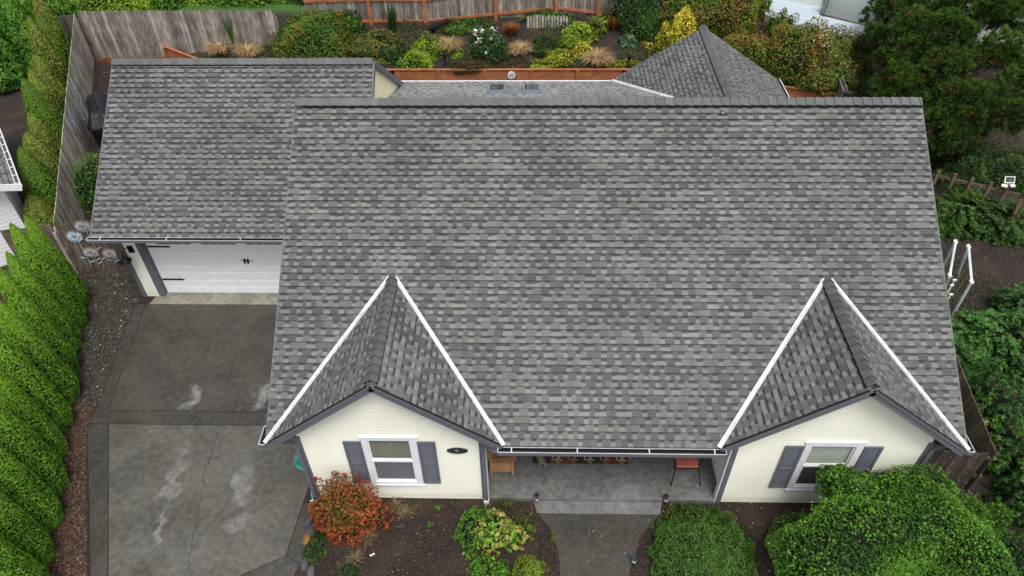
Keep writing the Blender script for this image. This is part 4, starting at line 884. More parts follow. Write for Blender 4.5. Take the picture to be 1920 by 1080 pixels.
sprays('fir_shrub', 'bright green spreading fir just right of the roof edge', (20.75, -2.3, 0), (.85, .75, .65), 420, [((.03, .09, .02), 3), ((.05, .14, .025), 4), ((.09, .20, .03), 2)], leafn=8, lw=.03, ll=.12, L_=.4, seed=54)
sprays('fir_shrub', 'small fir tip at the right edge above the soft green fir', (23.6, -.6, .0), (.7, .6, 1.1), 260, [((.02, .06, .02), 3), ((.035, .10, .025), 4), ((.08, .18, .03), 2)], leafn=8, lw=.03, ll=.13, L_=.4, seed=55)
shrub('laurel_shrub', 'small green shrub between barbecue and garage', 'shrub', (-4.0, 9.6, .65), (.7, .8, .9), 2600, .10, BRIGHT, aspect=.5)
shrub('fir_shrub', 'bright green soft shrub between hedge and fence near its front end', 'shrub', (-4.15, 4.6, .1), (.4, 1.0, 1.1), 3600, .09, BRIGHT, aspect=.25, along_up=True)

# ------------------------------------------------------------------ fences
GW = [(.27, .235, .20), (.22, .19, .165), (.33, .29, .25), (.19, .165, .14)]
def board_fence(name, label, A, B, zb, zt, parent=None, bw=.14, cols=GW, gap=.006, rails=True, th=.018, jag=.015, side=1, group=None, posts=True):
    """A,B xy ends; zb,zt (z at A, z at B)"""
    A = np.array(A, float); B = np.array(B, float); L = np.linalg.norm(B-A); d = (B-A)/L; nrm = np.array([-d[1], d[0]])*side; n = int(L/bw)
    t = thing(name, label, 'fence', group, loc=(A[0], A[1], zb[0])) ; O = np.array([A[0], A[1], zb[0]])
    mb = MB()
    for i in range(n):
        u = (i+.5)*bw; f = u/L; c = np.array(random.choice(cols))*random.uniform(.8, 1.2); z0 = zb[0]+(zb[1]-zb[0])*f-.15; z1 = zt[0]+(zt[1]-zt[0])*f+random.uniform(-jag, jag)
        p = A+d*u+nrm*random.uniform(-.004, .004)
        mb.obox(p[0]-O[0], p[1]-O[1], (z0+z1)/2-O[2], (*d, 0), (*nrm, 0), (0, 0, 1), bw/2-gap/2, th/2, (z1-z0)/2, tuple(c))
    mb.build('boards', M_wood, t)
    if rails:
        mb = MB()
        for q in (.15, .5, .88):
            a = A-nrm*.045; b = B-nrm*.045
            mb.bar((a[0]-O[0], a[1]-O[1], zb[0]+(zt[0]-zb[0])*q-O[2]), (b[0]-O[0], b[1]-O[1], zb[1]+(zt[1]-zb[1])*q-O[2]), .04, .09, cols[0])
        mb.build('rails', M_wood, t)
    if posts:
        k = max(1, int(L/2.4))
        for i in range(k+1):
            p = A+(B-A)*i/k-nrm*.09; f = i/k; mb = MB(); z0 = zb[0]+(zb[1]-zb[0])*f; z1 = zt[0]+(zt[1]-zt[0])*f
            mb.box(p[0]-.045-O[0], p[0]+.045-O[0], p[1]-.045-O[1], p[1]+.045-O[1], z0-.3-O[2], z1-.28-O[2], cols[1]); mb.build('post', M_wood, t)
    return t
c0 = at(148, 515, z=0); c1 = at(140, 22, z=2.88)
CF = np.array([-3.11, .98]); CB = np.array([c1[0], c1[1]])
board_fence('board_fence', 'long weathered grey board fence with pale paint smears beside the garage', CF, CB, (0, 1.05), (1.83, 2.9), side=-1, group=None, cols=[tuple(min(1, q*1.35) for q in c) for c in GW])
pe = at(512, 20, z=2.92); board_fence('board_fence', 'weathered brown grey board fence behind the garage roof', CB+(.05, 0), pe[:2], (.95, 1.2), (2.9, 2.92), side=-1)
pl_ = at(85, 37, z=2.5); board_fence('board_fence', 'short dark fence section left of the back corner behind the conifers', pl_[:2], CB-(.05, -.1), (.9, 1.0), (2.5, 2.75), side=-1, cols=[(.12, .11, .10), (.09, .085, .08)])
pg = at(235, 462, z=1.7); board_fence('gate_fence', 'dark brown board fence panel with metal flowers beside the garage', CF+(.02, -.02), (-.92, 1.55), (0, 0), (1.8, 1.75), side=-1, cols=[(.10, .075, .055), (.075, .055, .042), (.13, .10, .075)], bw=.15)
pq_ = at(62, 428, z=1.75); board_fence('board_fence', 'dark fence section between neighbour wall and driveway hedge', (pq_[0]-.9, pq_[1]-.1), CF-(.02, 0), (0, 0), (1.75, 1.8), side=-1, cols=[(.12, .09, .07), (.09, .07, .055)])
# white paint smears on the long fence: thin raised flakes of paint
mb = MB(); dF = (CB-CF)/np.linalg.norm(CB-CF); nF = np.array([dF[1], -dF[0]])
for (px, py, w_, h_) in ((143, 175, .10, .42), (149, 213, .12, .34), (133, 222, .10, .32)):
    lo = min((abs((at(px, py, y=yy)[0]-CF[0])*dF[1]-(yy-CF[1])*dF[0]), yy) for yy in np.arange(1, 13, .02)); p = at(px, py, y=lo[1]); u = (np.array(p[:2])-CF)@dF
    for k in range(26):
        du, dz = random.gauss(0, w_), random.gauss(0, h_*.5); uu = u+du; q = CF+dF*uu+nF*.022; s1, s2 = random.uniform(.02, .06), random.uniform(.06, .18)
        mb.face([(*(q+dF*s1), p[2]+dz-s2), (*(q+dF*s1*.6), p[2]+dz+s2), (*(q-dF*s1), p[2]+dz+s2*.8), (*(q-dF*s1*.7), p[2]+dz-s2*.9)], (.66, .72, .76))
o = mb.build('paint_smears', M_plain); tag(o, 'pale blue white paint smears on the long grey board fence', 'paint marks')
# side fence right of the house
sf1 = at(1803, 690, z=1.7); sf2 = at(1869, 850, z=1.75); sf3 = at(1800, 845, z=1.6)
board_fence('side_fence', 'brown board fence running back along the right side of the house', (sf2[0], sf2[1]), (sf1[0]+.15, sf1[1]+1.2), (0, 0), (1.75, 1.65), side=1, cols=[(.14, .10, .07), (.10, .075, .055)], posts=False)
board_fence('side_fence', 'lichen spotted dark board fence between right house corner and shrubs', (18.05, -5.95), (sf2[0]-.02, sf2[1]+.0), (0, 0), (1.55, 1.72), side=-1, cols=[(.07, .05, .04), (.09, .066, .05), (.055, .042, .035)], posts=False)
mb = MB()
for k in range(26):
    u = random.random(); p = np.array([18.05, -5.95])*(1-u)+np.array([sf2[0], sf2[1]])*u; z = random.uniform(.4, 1.6); s_ = random.uniform(.008, .022)
    mb.face([(p[0]+s_*math.cos(a), p[1]-.014, z+s_*math.sin(a)) for a in np.linspace(0, 6.28, 7)[:-1]], (.35, .36, .32))
tag(mb.build('lichen', M_plain), 'pale lichen spots on the dark side fence', 'lichen', kind='stuff')
ORNG = (.36, .13, .055)
# back fence with stained posts and rails
pts = [(560, 4), (698, 50), (800, 50), (930, 36), (1043, 25), (1120, 34), (1190, 28)]
bf = thing('post_and_board_fence', 'grey board back fence with orange stained posts and rails', 'fence', loc=(0, 0, 0))
Q = [np.array(at(px, py, y=13.75+.1*i)) for i, (px, py) in enumerate(pts)]
Q[0] = np.array([1.2, 13.7, Q[1][2]])
mb = MB(); rl = MB()
for a, b in zip(Q[:-1], Q[1:]):
    L = np.linalg.norm((b-a)[:2]); n = int(L/.14)
    for i in range(n):
        f = (i+.5)/n; p = a+(b-a)*f; c = np.array(random.choice(GW))*random.uniform(.65, 1.1)
        mb.box(p[0]-.065, p[0]+.065, p[1]+.03, p[1]+.05, p[2]-.35, p[2]+2.0, tuple(c))
    rl.bar(a+(0, 0, .22), b+(0, 0, .22), .05, .10, ORNG); rl.bar(a+(0, 0, 1.1), b+(0, 0, 1.1), .05, .1, ORNG)
mb.build('boards', M_wood, bf); rl.build('rail', M_cedar, bf)
for q in Q[1:]: m2 = MB(); m2.box(q[0]-.06, q[0]+.06, q[1]-.11, q[1]-.027, q[2]-.4, q[2]+2.05, ORNG); m2.build('post', M_cedar, bf)
# cedar retaining wall
rw = thing('retaining_wall', 'orange stained cedar retaining wall between rear roof and back garden', 'wall')
W = [(-4.45, 12.7, 1.55), (-2.9, 12.05, 1.3), (-1.0, 11.52, 1.15), (4.8, 11.52, 1.12), (13.76, 11.50, 1.12), (19.35, 10.18, 1.12), (21.3, 9.64, 1.1)]
mb = MB(); cap = MB()
for (x0, y0, z0), (x1, y1, z1) in zip(W[:-1], W[1:]):
    for k in range(6):
        f = random.uniform(.9, 1.12); c = tuple(np.array(ORNG)*f); zz = -.02-k*.19
        mb.bar((x0, y0, z0-.1+zz), (x1, y1, z1-.1+zz), .05, .184, c)
    cap.bar((x0, y0-.02, z0+.005), (x1, y1-.02, z1+.005), .10, .03, tuple(np.array(ORNG)*1.1))
    L = math.hypot(x1-x0, y1-y0); n = max(1, round(L/1.75))
    for i in range(n+1):
        u = i/n; x, y, z = x0+(x1-x0)*u, y0+(y1-y0)*u, z0+(z1-z0)*u; p_ = MB(); p_.box(x-.05, x+.05, y-.115, y-.03, -.1, z-.02, tuple(np.array(ORNG)*.85)); p_.build('post', M_cedar, rw)
mb.build('boards', M_cedar, rw); cap.build('cap_board', M_cedar, rw)
# low cedar board strip at the foot of the back fence
mb = MB(); a = at(185, 112, z=1.05); b = at(322, 108, z=1.05); mb.bar((a[0], a[1]-.1, 1.0), (b[0], b[1]-.1, 1.0), .05, .3, (.20, .085, .045)); tag(mb.build('edging_board', M_cedar), 'low reddish edging board at the foot of the back fence', 'edging')
# short picket piece
mb = MB(); a = bp(990, 52); b = bp(1062, 50)
for i in range(14):
    u = i/13; mb.box(a[0]+(b[0]-a[0])*u-.045, a[0]+(b[0]-a[0])*u+.045, a[1]-.02, a[1]+.0, a[2]-.1, a[2]+.5+random.uniform(-.04, .04), tuple(np.array(GW[2])*random.uniform(.8, 1.4)))
tag(mb.build('picket_edging', M_wood), 'short row of pale old pickets set in the garden bank', 'fence')
# round plaque on the cedar wall
t = thing('wall_plaque', 'round white plaque with blue pattern on the cedar wall', 'plaque', loc=(9.42, 11.40, .93)); mb = MB()
rim = [(.15*math.cos(a), .15*math.sin(a)) for a in np.linspace(0, 6.283, 25)[:-1]]
mb.v = [(x, -.02, z) for x, z in rim]+[(x, .02, z) for x, z in rim]; mb.f = [list(range(24))]+[[i, (i+1) % 24, 24+(i+1) % 24, 24+i] for i in range(24)]; mb.c = [(.68, .70, .68)]*25; mb.m = [0]*25
mb.build('disc', M_plain, t); mb = MB()
for a in np.linspace(0, 6.283, 7)[:-1]: mb.obox(.065*math.cos(a), -.024, .065*math.sin(a), (math.cos(a), 0, math.sin(a)), (0, 1, 0), (-math.sin(a), 0, math.cos(a)), .04, .003, .014, (.12, .30, .42))
mb.build('pattern', M_plain, t)
# garden torches in the back bed
for (px, py, lb) in ((588, 0, ''), (835, 128, 'black stake lamp on the cedar wall, leftmost of three'), (1015, 125, 'black stake lamp on the cedar wall, middle of three'), (1178, 130, 'black stake lamp on the cedar wall nearest the rear roof peak'))[1:]:
    c = bp(px, py); t = thing('stake_lamp', lb, 'garden lamp', 'black stake lamps on the cedar wall', loc=c); mb = MB(); mb.tube([(0, 0, -.1), (0, 0, .38)], .012); mb.build('stake', M_black, t)
    mb = MB(); mb.lathe([(.02, .36), (.05, .42), (.075, .56), (.085, .58), (.0, .60)], 0, 0, 12); mb.build('lamp_head', M_black, t)
c = bp(820, 58); t = tag(MB().build('x', M_dark) if 0 else (lambda m_: (m_.bar((c[0]-.35, c[1]-.1, c[2]+.15), (c[0]+.45, c[1]+.15, c[2]+.4), .3, .05), m_.build('downspout_splash', M_black))[1])(MB()), 'black plastic slab leaning below the back fence', 'board')

# picket rail fence with floodlight, right side
tr_ = thing('picket_rail_fence', 'dark picket and rail fence right of the roof with wire', 'fence'); P0 = at(1749, 328, z=1.2); P1 = at(1912, 366, z=1.2)
mb = MB(); mb.bar(P0, P1, .05, .09, (.11, .075, .055)); mb.bar(at(1915, 372, z=1.2), at(1880, 455, z=0), .09, .09, (.10, .06, .04)); mb.build('rail', M_wood, tr_)
for i, px in enumerate((1756, 1787, 1819, 1854, 1884)):
    u = (px-1749)/163; q = P0+(P1-P0)*u; m2 = MB(); m2.box(q[0]-.05, q[0]+.05, q[1]-.06, q[1]+.0, .9, 1.38+.02*(i % 2), (.13, .085, .065)); m2.prism([(q[0]-.05, q[1]-.06), (q[0]+.05, q[1]-.06), (q[0]+.05, q[1]), (q[0]-.05, q[1])], 1.38, 1.42, (.13, .085, .065)); m2.build('post', M_wood, tr_)
fq = P0+(P1-P0)*((1882-1749)/163); t = thing('solar_floodlight', 'white solar floodlight on the picket rail fence', 'lamp', loc=(fq[0], fq[1]-.02, 1.42))
mb = MB(); mb.obox(0, .02, .2, (1, 0, 0), (0, .5, .86), (0, -.86, .5), .15, .1, .015, (.75, .75, .72)); mb.tube([(0, 0, -.05), (0, 0, .2)], .02, c=(.7, .7, .7)); mb.build('frame', M_plain, t)
mb = MB(); mb.obox(0, .005, .218, (1, 0, 0), (0, .5, .86), (0, -.86, .5), .12, .075, .004); mb.build('solar_panel', M_glass, t)
for s_ in (-1, 1): mb = MB(); mb.obox(s_*.12, -.06, .04, (.9, s_*.3, 0), (-s_*.3, .9, .2), (0, -.2, 1), .08, .05, .02, (.75, .75, .72)); mb.build('lamp_head', M_plain, t)
# white pipe trellis frames
def pframe(pts_, label):
    t = thing('pipe_frame', label, 'trellis', 'white pipe frames beside the house', loc=(0, 0, 0)); 
    mb = MB(); mb.tube(pts_, .035, 10, (.62, .66, .72)); mb.build('pipe', M_plain, t)
    mb = MB(); 
    for q in pts_[1:-1]: mb = MB(); mb.tube([q-np.array((0, .05, .02)), q+np.array((0, .05, 0))], .048, 10, (.8, .8, .8)); mb.build('elbow', M_plain, t)
    mb = MB(); a, b = pts_[1], pts_[2]
    for u in (.2, .45, .7): q = a+(b-a)*u; mb.tube([q, (q[0]-.15, q[1], .05)], .006, 4, (.35, .26, .12))
    mb.build('cord', M_plain, t)
a1, a2 = at(1816, 462, z=1.6), at(1822, 528, z=1.6); b1, b2 = at(1792, 453, z=1.6), at(1781, 516, z=1.6)
pframe([at(1796, 515, z=0), a1, a2, at(1782, 598, z=0)], 'white pipe frame at right, the one farther from the roof'); pframe([at(1768, 500, z=0), b1, b2, at(1770, 545, z=0.2)], 'white pipe frame partly hidden by the roof edge')
for (px, py) in ((1790, 525), (1785, 535), (1783, 552)):
    q = at(px, py, z=.5); mb = MB(); mb.tube([(q[0]-.1, q[1]-.1, 0), q], .015, 6, (.7, .7, .7)); mb.obox(*q, (1, 0, 0), (0, 1, 0), (0, 0, 1), .05, .02, .02, (.8, .8, .8)); tag(mb.build('plant_stake', M_plain), 'small white topped stake under the pipe frames', 'stake', 'white topped stakes')
# fence slab tip behind ridge and black vent
q0, q1 = at(1582, 142, z=1.8), at(1600, 178, z=1.9)
board_fence('board_fence', 'grey fence tip showing behind the main ridge', (q0[0]-.05, q0[1]), (q1[0]-.2, q1[1]-1.2), (.3, 0), (1.8, 1.8), side=1, posts=False)
tube_ = at(1586, 186, y=1.0)
mb = MB(); mb.lathe([(.07, tube_[2]-.6), (.07, tube_[2]+.0), (.1, tube_[2]+.0), (.1, tube_[2]+.06), (.07, tube_[2]+.07), (.07, tube_[2]+.1), (.1, tube_[2]+.11), (.09, tube_[2]+.17), (0, tube_[2]+.19)], tube_[0], tube_[1], 16); mb.build('vent_pipe', M_black, house)

# ------------------------------------------------------------------ neighbours
nb = thing('neighbour_house', 'pale neighbour building with white deck at the top right', 'house'); 
dk = [at(x, y, z=2.45) for x, y in ((1418, -8), (1436, 26), (1590, 78), (1650, 74), (1530, 30), (1560, -20))]
d0, d1, d2 = at(1436, 26, z=2.45), at(1545, 60, z=2.45), at(1655, 78, z=2.45)
ob = [tuple(at(x, y, z=2.45)[:2]) for x, y in ((1410, -30), (1436, 28), (1528, 56), (1536, 28), (1560, -30))]
mb = MB(); mb.prism(ob, 2.1, 2.45, (.42, .48, .54)); wk = [tuple(at(x, y, z=2.45)[:2]) for x, y in ((1528, 56), (1640, 74), (1638, 52), (1536, 28))]; mb.prism(wk, 2.1, 2.445, (.42, .48, .54))
M_deck = mat('deck_boards', attr=True, rough=.6, streak=(.12, 6, (.3, 4, 1))); tag(mb.build('deck', M_deck), 'white painted board deck and walkway at the top right', 'deck')
a, b = at(1440, -4, z=2.45), at(1540, 12, z=2.45); c_ = at(1645, 38, z=2.45)
mb = MB(); mb.prism([tuple(a[:2]), tuple(b[:2]), (b[0]+.3, b[1]+3), (a[0]+.3, a[1]+3)], 2.0, 4.8, (.62, .66, .60)); mb.build('wall', M_plain, nb)
mb = MB(); mb.prism([(b[0]+.2, b[1]), tuple(c_[:2]), (c_[0]+1, c_[1]+3), (b[0]+.8, b[1]+3)], 2.0, 4.6, (.55, .62, .60)); mb.build('wall', M_plain, nb)
e0, e1 = at(1541, 26, z=2.45), at(1556, 5, z=2.45); mb = MB(); mb.bar(e0+(0, 0, .25), e1+(0, 0, .25), .06, .5, (.14, .22, .17)); mb.bar(e0, e0+(0, 0, .9), .08, .08, (.14, .22, .17), up=(0, 1, 0)); tag(mb.build('screen_post', M_plain), 'green painted screen beside the deck', 'screen')
for (px, py, s_, lb, pl) in ((1577, 22, .22, 'large grey pot with a dry plant by the pale wall', TAN), (1602, 30, .13, 'small green pot by the pale wall, middle', None), (1618, 33, .17, 'grey green pot nearest the pine', None)):
    q = at(px, py, z=2.2); t = thing('plant_pot', lb, 'pot', 'pots by the pale wall', loc=(q[0], q[1], 2.18)); mb = MB(); mb.lathe([(0, 0), (s_*.7, 0), (s_, s_*1.5), (s_*1.06, s_*1.5), (s_*.9, s_*1.35), (0, s_*1.3)], 0, 0, 16, (.28, .34, .32)); mb.build('pot', M_plain, t)
    if pl: 
        P, Nn = dome_pts(160, (0, 0, s_*1.4), (.2, .2, .45), 3); leaves('foliage', P, Nn, .2, .12, pl, t, along=Nn+np.array([0, 0, 1]))
# left neighbour: roof corner and siding
R0 = np.array([-4.35, 1.9]); dg_ = np.array([-1.72, 2.34]); dg_ /= np.linalg.norm(dg_); dx_ = np.array([-dg_[1], dg_[0]]); dx_ = -np.array([dg_[1], -dg_[0]])
R0 = np.array(at(30, 350, z=2.5)[:2]); e = at(-2, 262, z=2.5)[:2]; dg_ = (e-R0)/np.linalg.norm(e-R0); dx_ = np.array([-dg_[1], dg_[0]]); dx_ = dx_ if dx_[0] < 0 else -dx_
nl = thing('neighbour_house', 'white sided neighbour house with grey roof at the left edge', 'house', loc=(0, 0, 0))
mb = MB(); V = np.array([dx_[0]*.9, dx_[1]*.9, .4]); V /= np.linalg.norm(V); U = np.array([*dg_, 0]); Nn = np.cross(U, V); Nn = Nn if Nn[2] > 0 else -Nn
shingles(mb, (*R0, 2.5), U, V, Nn, [[(0, 0), (6, 0), (6, 4), (0, 4)]], bright=1.3); slab(mb, (*R0, 2.5), U, V, Nn, [(0, 0), (6, 0), (6, 4), (0, 4)], -.1, -.01, (.7, .7, .7)); mb.build('roof', M_shingle, nl)
mb = MB(); o_ = -dx_*.07; mb.bar((*(R0+o_*1.8), 2.49), (*(R0+o_*1.8+dg_*6), 2.49), .025, .1, (.8, .8, .82)); mb.bar((*(R0+o_*.2), 2.50), (*(R0+o_*.2+dg_*6), 2.50), .015, .1, (.8, .8, .82)); mb.bar((*(R0+o_), 2.44), (*(R0+o_+dg_*6), 2.44), .13, .02, (.1, .1, .1))
for k in range(12): q = R0+o_+dg_*(k*.5+.1); mb.obox(q[0], q[1], 2.53, (*dg_, 0), (*dx_, 0), (0, 0, 1), .01, .07, .006, (.8, .8, .82))
f0 = R0-dg_*.03; mb.bar((*(f0+o_*1.8), 2.44), (*(f0+dx_*4), 2.44+1.6), .03, .2, (.78, .8, .82)); mb.build('gutter', M_plain, nl)
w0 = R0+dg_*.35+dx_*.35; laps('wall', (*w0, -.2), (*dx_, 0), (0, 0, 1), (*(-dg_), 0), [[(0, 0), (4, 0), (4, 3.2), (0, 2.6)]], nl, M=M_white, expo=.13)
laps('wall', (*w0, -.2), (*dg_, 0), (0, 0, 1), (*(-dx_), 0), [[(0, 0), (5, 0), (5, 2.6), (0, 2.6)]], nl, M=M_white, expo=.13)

# ------------------------------------------------------------------ small things
# metal flowers on the gate panel
def flower(px, py, rad, stem_to, label, blue):
    ln = lambda yy: CF+(np.array([-.92, 1.55])-CF)*yy
    best = min(((abs(at(px, py, y=float(ln(u)[1]))[0]-ln(u)[0])), u) for u in np.linspace(0, 1, 400)); q = ln(best[1]); p = at(px, py, y=float(q[1])); z = p[2]
    t = thing('metal_flower', label, 'wall art', 'metal flowers on the fence', loc=(q[0], q[1]-.06, z)); d = (np.array([-.92, 1.55])-CF); d /= np.linalg.norm(d); X = np.array([d[0], d[1], 0]); Z = np.array([0, 0, 1.]); Y = np.array([d[1], -d[0], 0])
    col = (.42, .50, .58) if blue else (.36, .34, .34); mb = MB(); n = 18
    for ring, rr2 in ((0, rad), (1, rad*.62)):
        for k in range(n):
            a = 6.283*k/n+ring*.17; dd = X*math.cos(a)+Z*math.sin(a); s_ = X*-math.sin(a)+Z*math.cos(a); o2 = Y*(.02+.02*ring)
            mb.face([dd*.02+o2, dd*rr2*.65+s_*rr2*.12+o2+Y*.02, dd*rr2+o2, dd*rr2*.65-s_*rr2*.12+o2+Y*.02], tuple(np.array(col)*random.uniform(.75, 1.25)))
    mb.build('petals', M_plain, t); mb = MB(); mb.obox(*(Y*.05), X, Z, Y, .03, .03, .01, (.15, .2, .25)); mb.build('flower_centre', M_plain, t)
    mb = MB(); dn = max(.3, z-.15); mb.tube([(0, 0, 0), tuple(X*.03+Z*(-dn*.5)), tuple(Z*-dn)], .009, 5, col)
    for u, s_ in ((.6, 1), (.7, -1), (.85, 1)): c = Z*-dn*u; mb.face([c, c+X*s_*.08+Z*.09, c+X*s_*.2+Z*.10, c+X*s_*.09+Z*.02], col)
    mb.build('stem', M_plain, t)
flower(142, 440, .24, 0, 'blue grey metal flower, frontmost on the dark fence panel', True); flower(157, 421, .24, 0, 'grey metal flower highest on the dark fence panel', False)
flower(172, 470, .23, 0, 'grey metal flower low on the dark panel behind the blue one', False); flower(207, 472, .21, 0, 'grey metal flower nearest the garage corner', False)
# covered barbecue
cb = at(178, 268, z=.7); t = thing('covered_barbecue', 'barbecue under a crumpled black cover beside the grey fence', 'barbecue', loc=(-4.72, 7.45, float(ground(-4.72, 7.45))-.02)); t.scale = (1.05, 1.0, 1.1)
V = []; nu = 28; lv = [(0, .36, .72), (.25, .38, .76), (.7, .37, .78), (.80, .45, .84), (.86, .43, .82), (.98, .36, .66), (1.12, .27, .6), (1.2, .16, .5), (1.22, .01, .1)]
for (z, rx, ry) in lv:
    for i in range(nu):
        a = 6.283*i/nu; cx_, sx_ = math.cos(a), math.sin(a); q = 1+.05*math.sin(a*7+z*3)+.03*math.sin(a*13)
        V.append((rx*q*math.copysign(abs(cx_)**.45, cx_), ry*q*math.copysign(abs(sx_)**.45, sx_), z+.03*math.sin(a*5)*(z > .5)+(.25*(sx_ > .2)*(z > .9))))
F = [(j*nu+i, j*nu+(i+1) % nu, (j+1)*nu+(i+1) % nu, (j+1)*nu+i) for j in range(len(lv)-1) for i in range(nu)]
M_cover = mat('cover_fabric', (.010, .012, .017), rough=.5, noise=.2, nscale=6, bump=.4); o = mesh_np('cover', V, np.array(F), M_cover, t, smooth=True); o.rotation_euler = (0, 0, math.atan2(-(CB-CF)[0], (CB-CF)[1]))
mb = MB()
for s_ in (-1, 1): mb.tube([(s_*.2, -.3, .06), (s_*.2, -.3, .0)], .05)
mb.build('wheel', M_black, t)
# wooden chair on the porch
t = thing('wooden_armchair', 'small natural wood armchair at the left end of the porch', 'chair', loc=(9.58, -5.35, .12)); WD = (.42, .23, .12)
def wpart(name, *bx_):
    mb = MB(); [mb.box(*b, WD) for b in bx_]; return mb.build(name, M_cedar, t)
wpart('seat', *[(-.24, .24, -.42+k*.1, -.33+k*.1, .38, .405) for k in range(5)]); wpart('front_board', (-.21, .21, -.44, -.42, .12, .38))
for s_ in (-1, 1):
    wpart('leg', (s_*.24-.025, s_*.24+.025, -.45, -.39, 0, .60)); wpart('leg', (s_*.24-.025, s_*.24+.025, .02, .08, 0, .62)); wpart('armrest', (s_*.27-.05, s_*.27+.05, -.48, .1, .60, .63))
mb = MB()
for k in range(5): mb.bar((-.2+k*.1, .03, .38), (-.2+k*.1, .22, 1.02), .085, .02, WD, up=(0, -1, .3))
mb.build('backrest', M_cedar, t)
# rug, roll
mb = MB(); mb.box(10.26, 12.42, -5.48, -4.55, .124, .132, (.035, .032, .025)); rug = tag(mb.build('porch_rug', M_cloth), 'dark runner rug with cream scroll pattern on the porch', 'rug')
M_pat = M_plain; mb = MB(); zt = .1345
def arc(cx, cy, r, a0, a1, w_, col, n=12):
    for i in range(n):
        a, b = a0+(a1-a0)*i/n, a0+(a1-a0)*(i+1)/n
        mb.face([(cx+(r-w_)*math.cos(a), cy+(r-w_)*math.sin(a), zt), (cx+(r+w_)*math.cos(a), cy+(r+w_)*math.sin(a), zt), (cx+(r+w_)*math.cos(b), cy+(r+w_)*math.sin(b), zt), (cx+(r-w_)*math.cos(b), cy+(r-w_)*math.sin(b), zt)], col)
for k in range(6):
    cx = 10.48+k*.36; 
    for row in range(3):
        cy = -5.34+row*.30; col = (.40, .34, .22) if (k+row) % 2 else (.30, .20, .12)
        if k == 4: pass
        for s_ in (-1, 1): arc(cx+s_*.07, cy, .055, R(60) if s_ > 0 else R(-60+180), R(300) if s_ > 0 else R(-60+420), .014, col); arc(cx, cy+s_*.08, .04, 0, R(320), .012, col)
        mb.box(cx-.02, cx+.02, cy-.05, cy+.05, zt-.001, zt+.0005, col)
mb.face([(11.95, -5.47, .1335), (12.41, -5.47, .1335), (12.41, -4.6, .1335), (11.95, -4.6, .1335)], (.13, .03, .02)); mb.face([(10.65, -5.47, .1335), (11.15, -5.47, .1335), (11.15, -4.6, .1335), (10.65, -4.6, .1335)], (.12, .055, .03))
mb.build('scroll_pattern', M_pat, rug)
t = thing('rolled_mat', 'rolled beige mat lying across the left end of the rug', 'mat', loc=(10.5, -5.6, .215)); mb = MB(); mb.tube([(0, 0, 0), (-.2, .6, 0)], .08, 16, (.26, .22, .15)); mb.build('roll', M_cloth, t)
mb = MB(); mb.tube([(.004, -.004, 0), (-.03, .05, 0)], .062, 14, (.05, .045, .04)); mb.build('roll_core', M_cloth, t)
# patio chair and cushion
pc = (13.62, -5.6, .12); t = thing('patio_chair', 'black metal patio chair at the right end of the porch', 'chair', loc=pc); mb = MB()
for (x, y) in ((-.25, -.22), (.25, -.22)): mb2 = MB(); mb2.tube([(x, y, .42), (x*1.15, y-.12, .2), (x*1.3, y-.2, 0)], .013, 6); mb2.build('leg', M_black, t)
for (x, y) in ((-.25, .25), (.25, .25)): mb2 = MB(); mb2.tube([(x, y, .42), (x*1.2, y+.1, 0)], .013, 6); mb2.build('leg', M_black, t)
mb.tube([(-.25, -.24, .42), (.25, -.24, .42), (.27, .25, .42), (-.27, .25, .42), (-.25, -.24, .42)], .014, 6); mb.build('seat_frame', M_black, t)
mb = MB(); mb.tube([(.24, -.2, .5), (.30, -.22, .62), (.33, .0, .66), (.34, .27, .62)], .013, 6); mb.build('armrest', M_black, t); mb = MB(); mb.tube([(-.24, -.2, .5), (-.30, -.22, .62), (-.33, .0, .66), (-.34, .27, .62)], .013, 6); mb.build('armrest', M_black, t)
mb = MB(); mb.tube([(-.27, .27, .42), (-.28, .36, .8), (-.12, .42, .98), (.12, .42, .98), (.28, .36, .8), (.27, .27, .42)], .013, 6); mb.face([(-.27, .28, .45), (.27, .28, .45), (.27, .36, .8), (.1, .41, .96), (-.1, .41, .96), (-.27, .36, .8)]); mb.build('backrest', M_black, t)
mb = MB(); mb.box(-.25, .25, -.25, .24, .0, .07, (.42, .12, .08)); o = mb.build('seat_cushion', M_cloth); o.location = (pc[0], pc[1], pc[2]+.435); tag(o, 'faded red cushion on the black patio chair', 'cushion')
bv = o.modifiers.new('b', 'BEVEL'); bv.width = .03; bv.segments = 4
mb = MB(); mb.box(13.95, 14.28, -5.2, -4.7, .12, .62, (.012, .012, .014)); tag(mb.build('storage_box', M_plain), 'black box in the shadow beside the patio chair', 'box') if 0 else None
# hose
t = thing('hose_reel', 'teal garden hose coiled against the left front house corner', 'hose', loc=(XL+.44, -5.95, 0)); TEAL = (.07, .50, .44)
mb = MB(); pts_ = []
for i in range(200):
    a = i/200*6.283*8; k_ = i/200; pts_.append((-.27+(.11+.05*math.sin(i*.21))*math.cos(a)+.03*k_, .02+.05*math.sin(i*.13)-.05*math.cos(a), .70+(.27+.05*math.sin(i*.11))*math.sin(a)))
mb.tube(pts_, .012, 6, TEAL); mb.build('hose_coil', M_plain, t); mb = MB(); mb.bar((.02, .03, .93), (-.36, .03, .93), .05, .04, (.2, .2, .2)); mb.build('hanger', M_plain, t)
mb = MB(); mb.tube([(-.2, -.05, .45), (-.1, -.2, .25), (-.1, -.34, .06), (-.03, -.5, .05), (.06, -.62, .04), (.13, -.62, .05)], .012, 6, TEAL); mb.build('hose_end', M_plain, t)
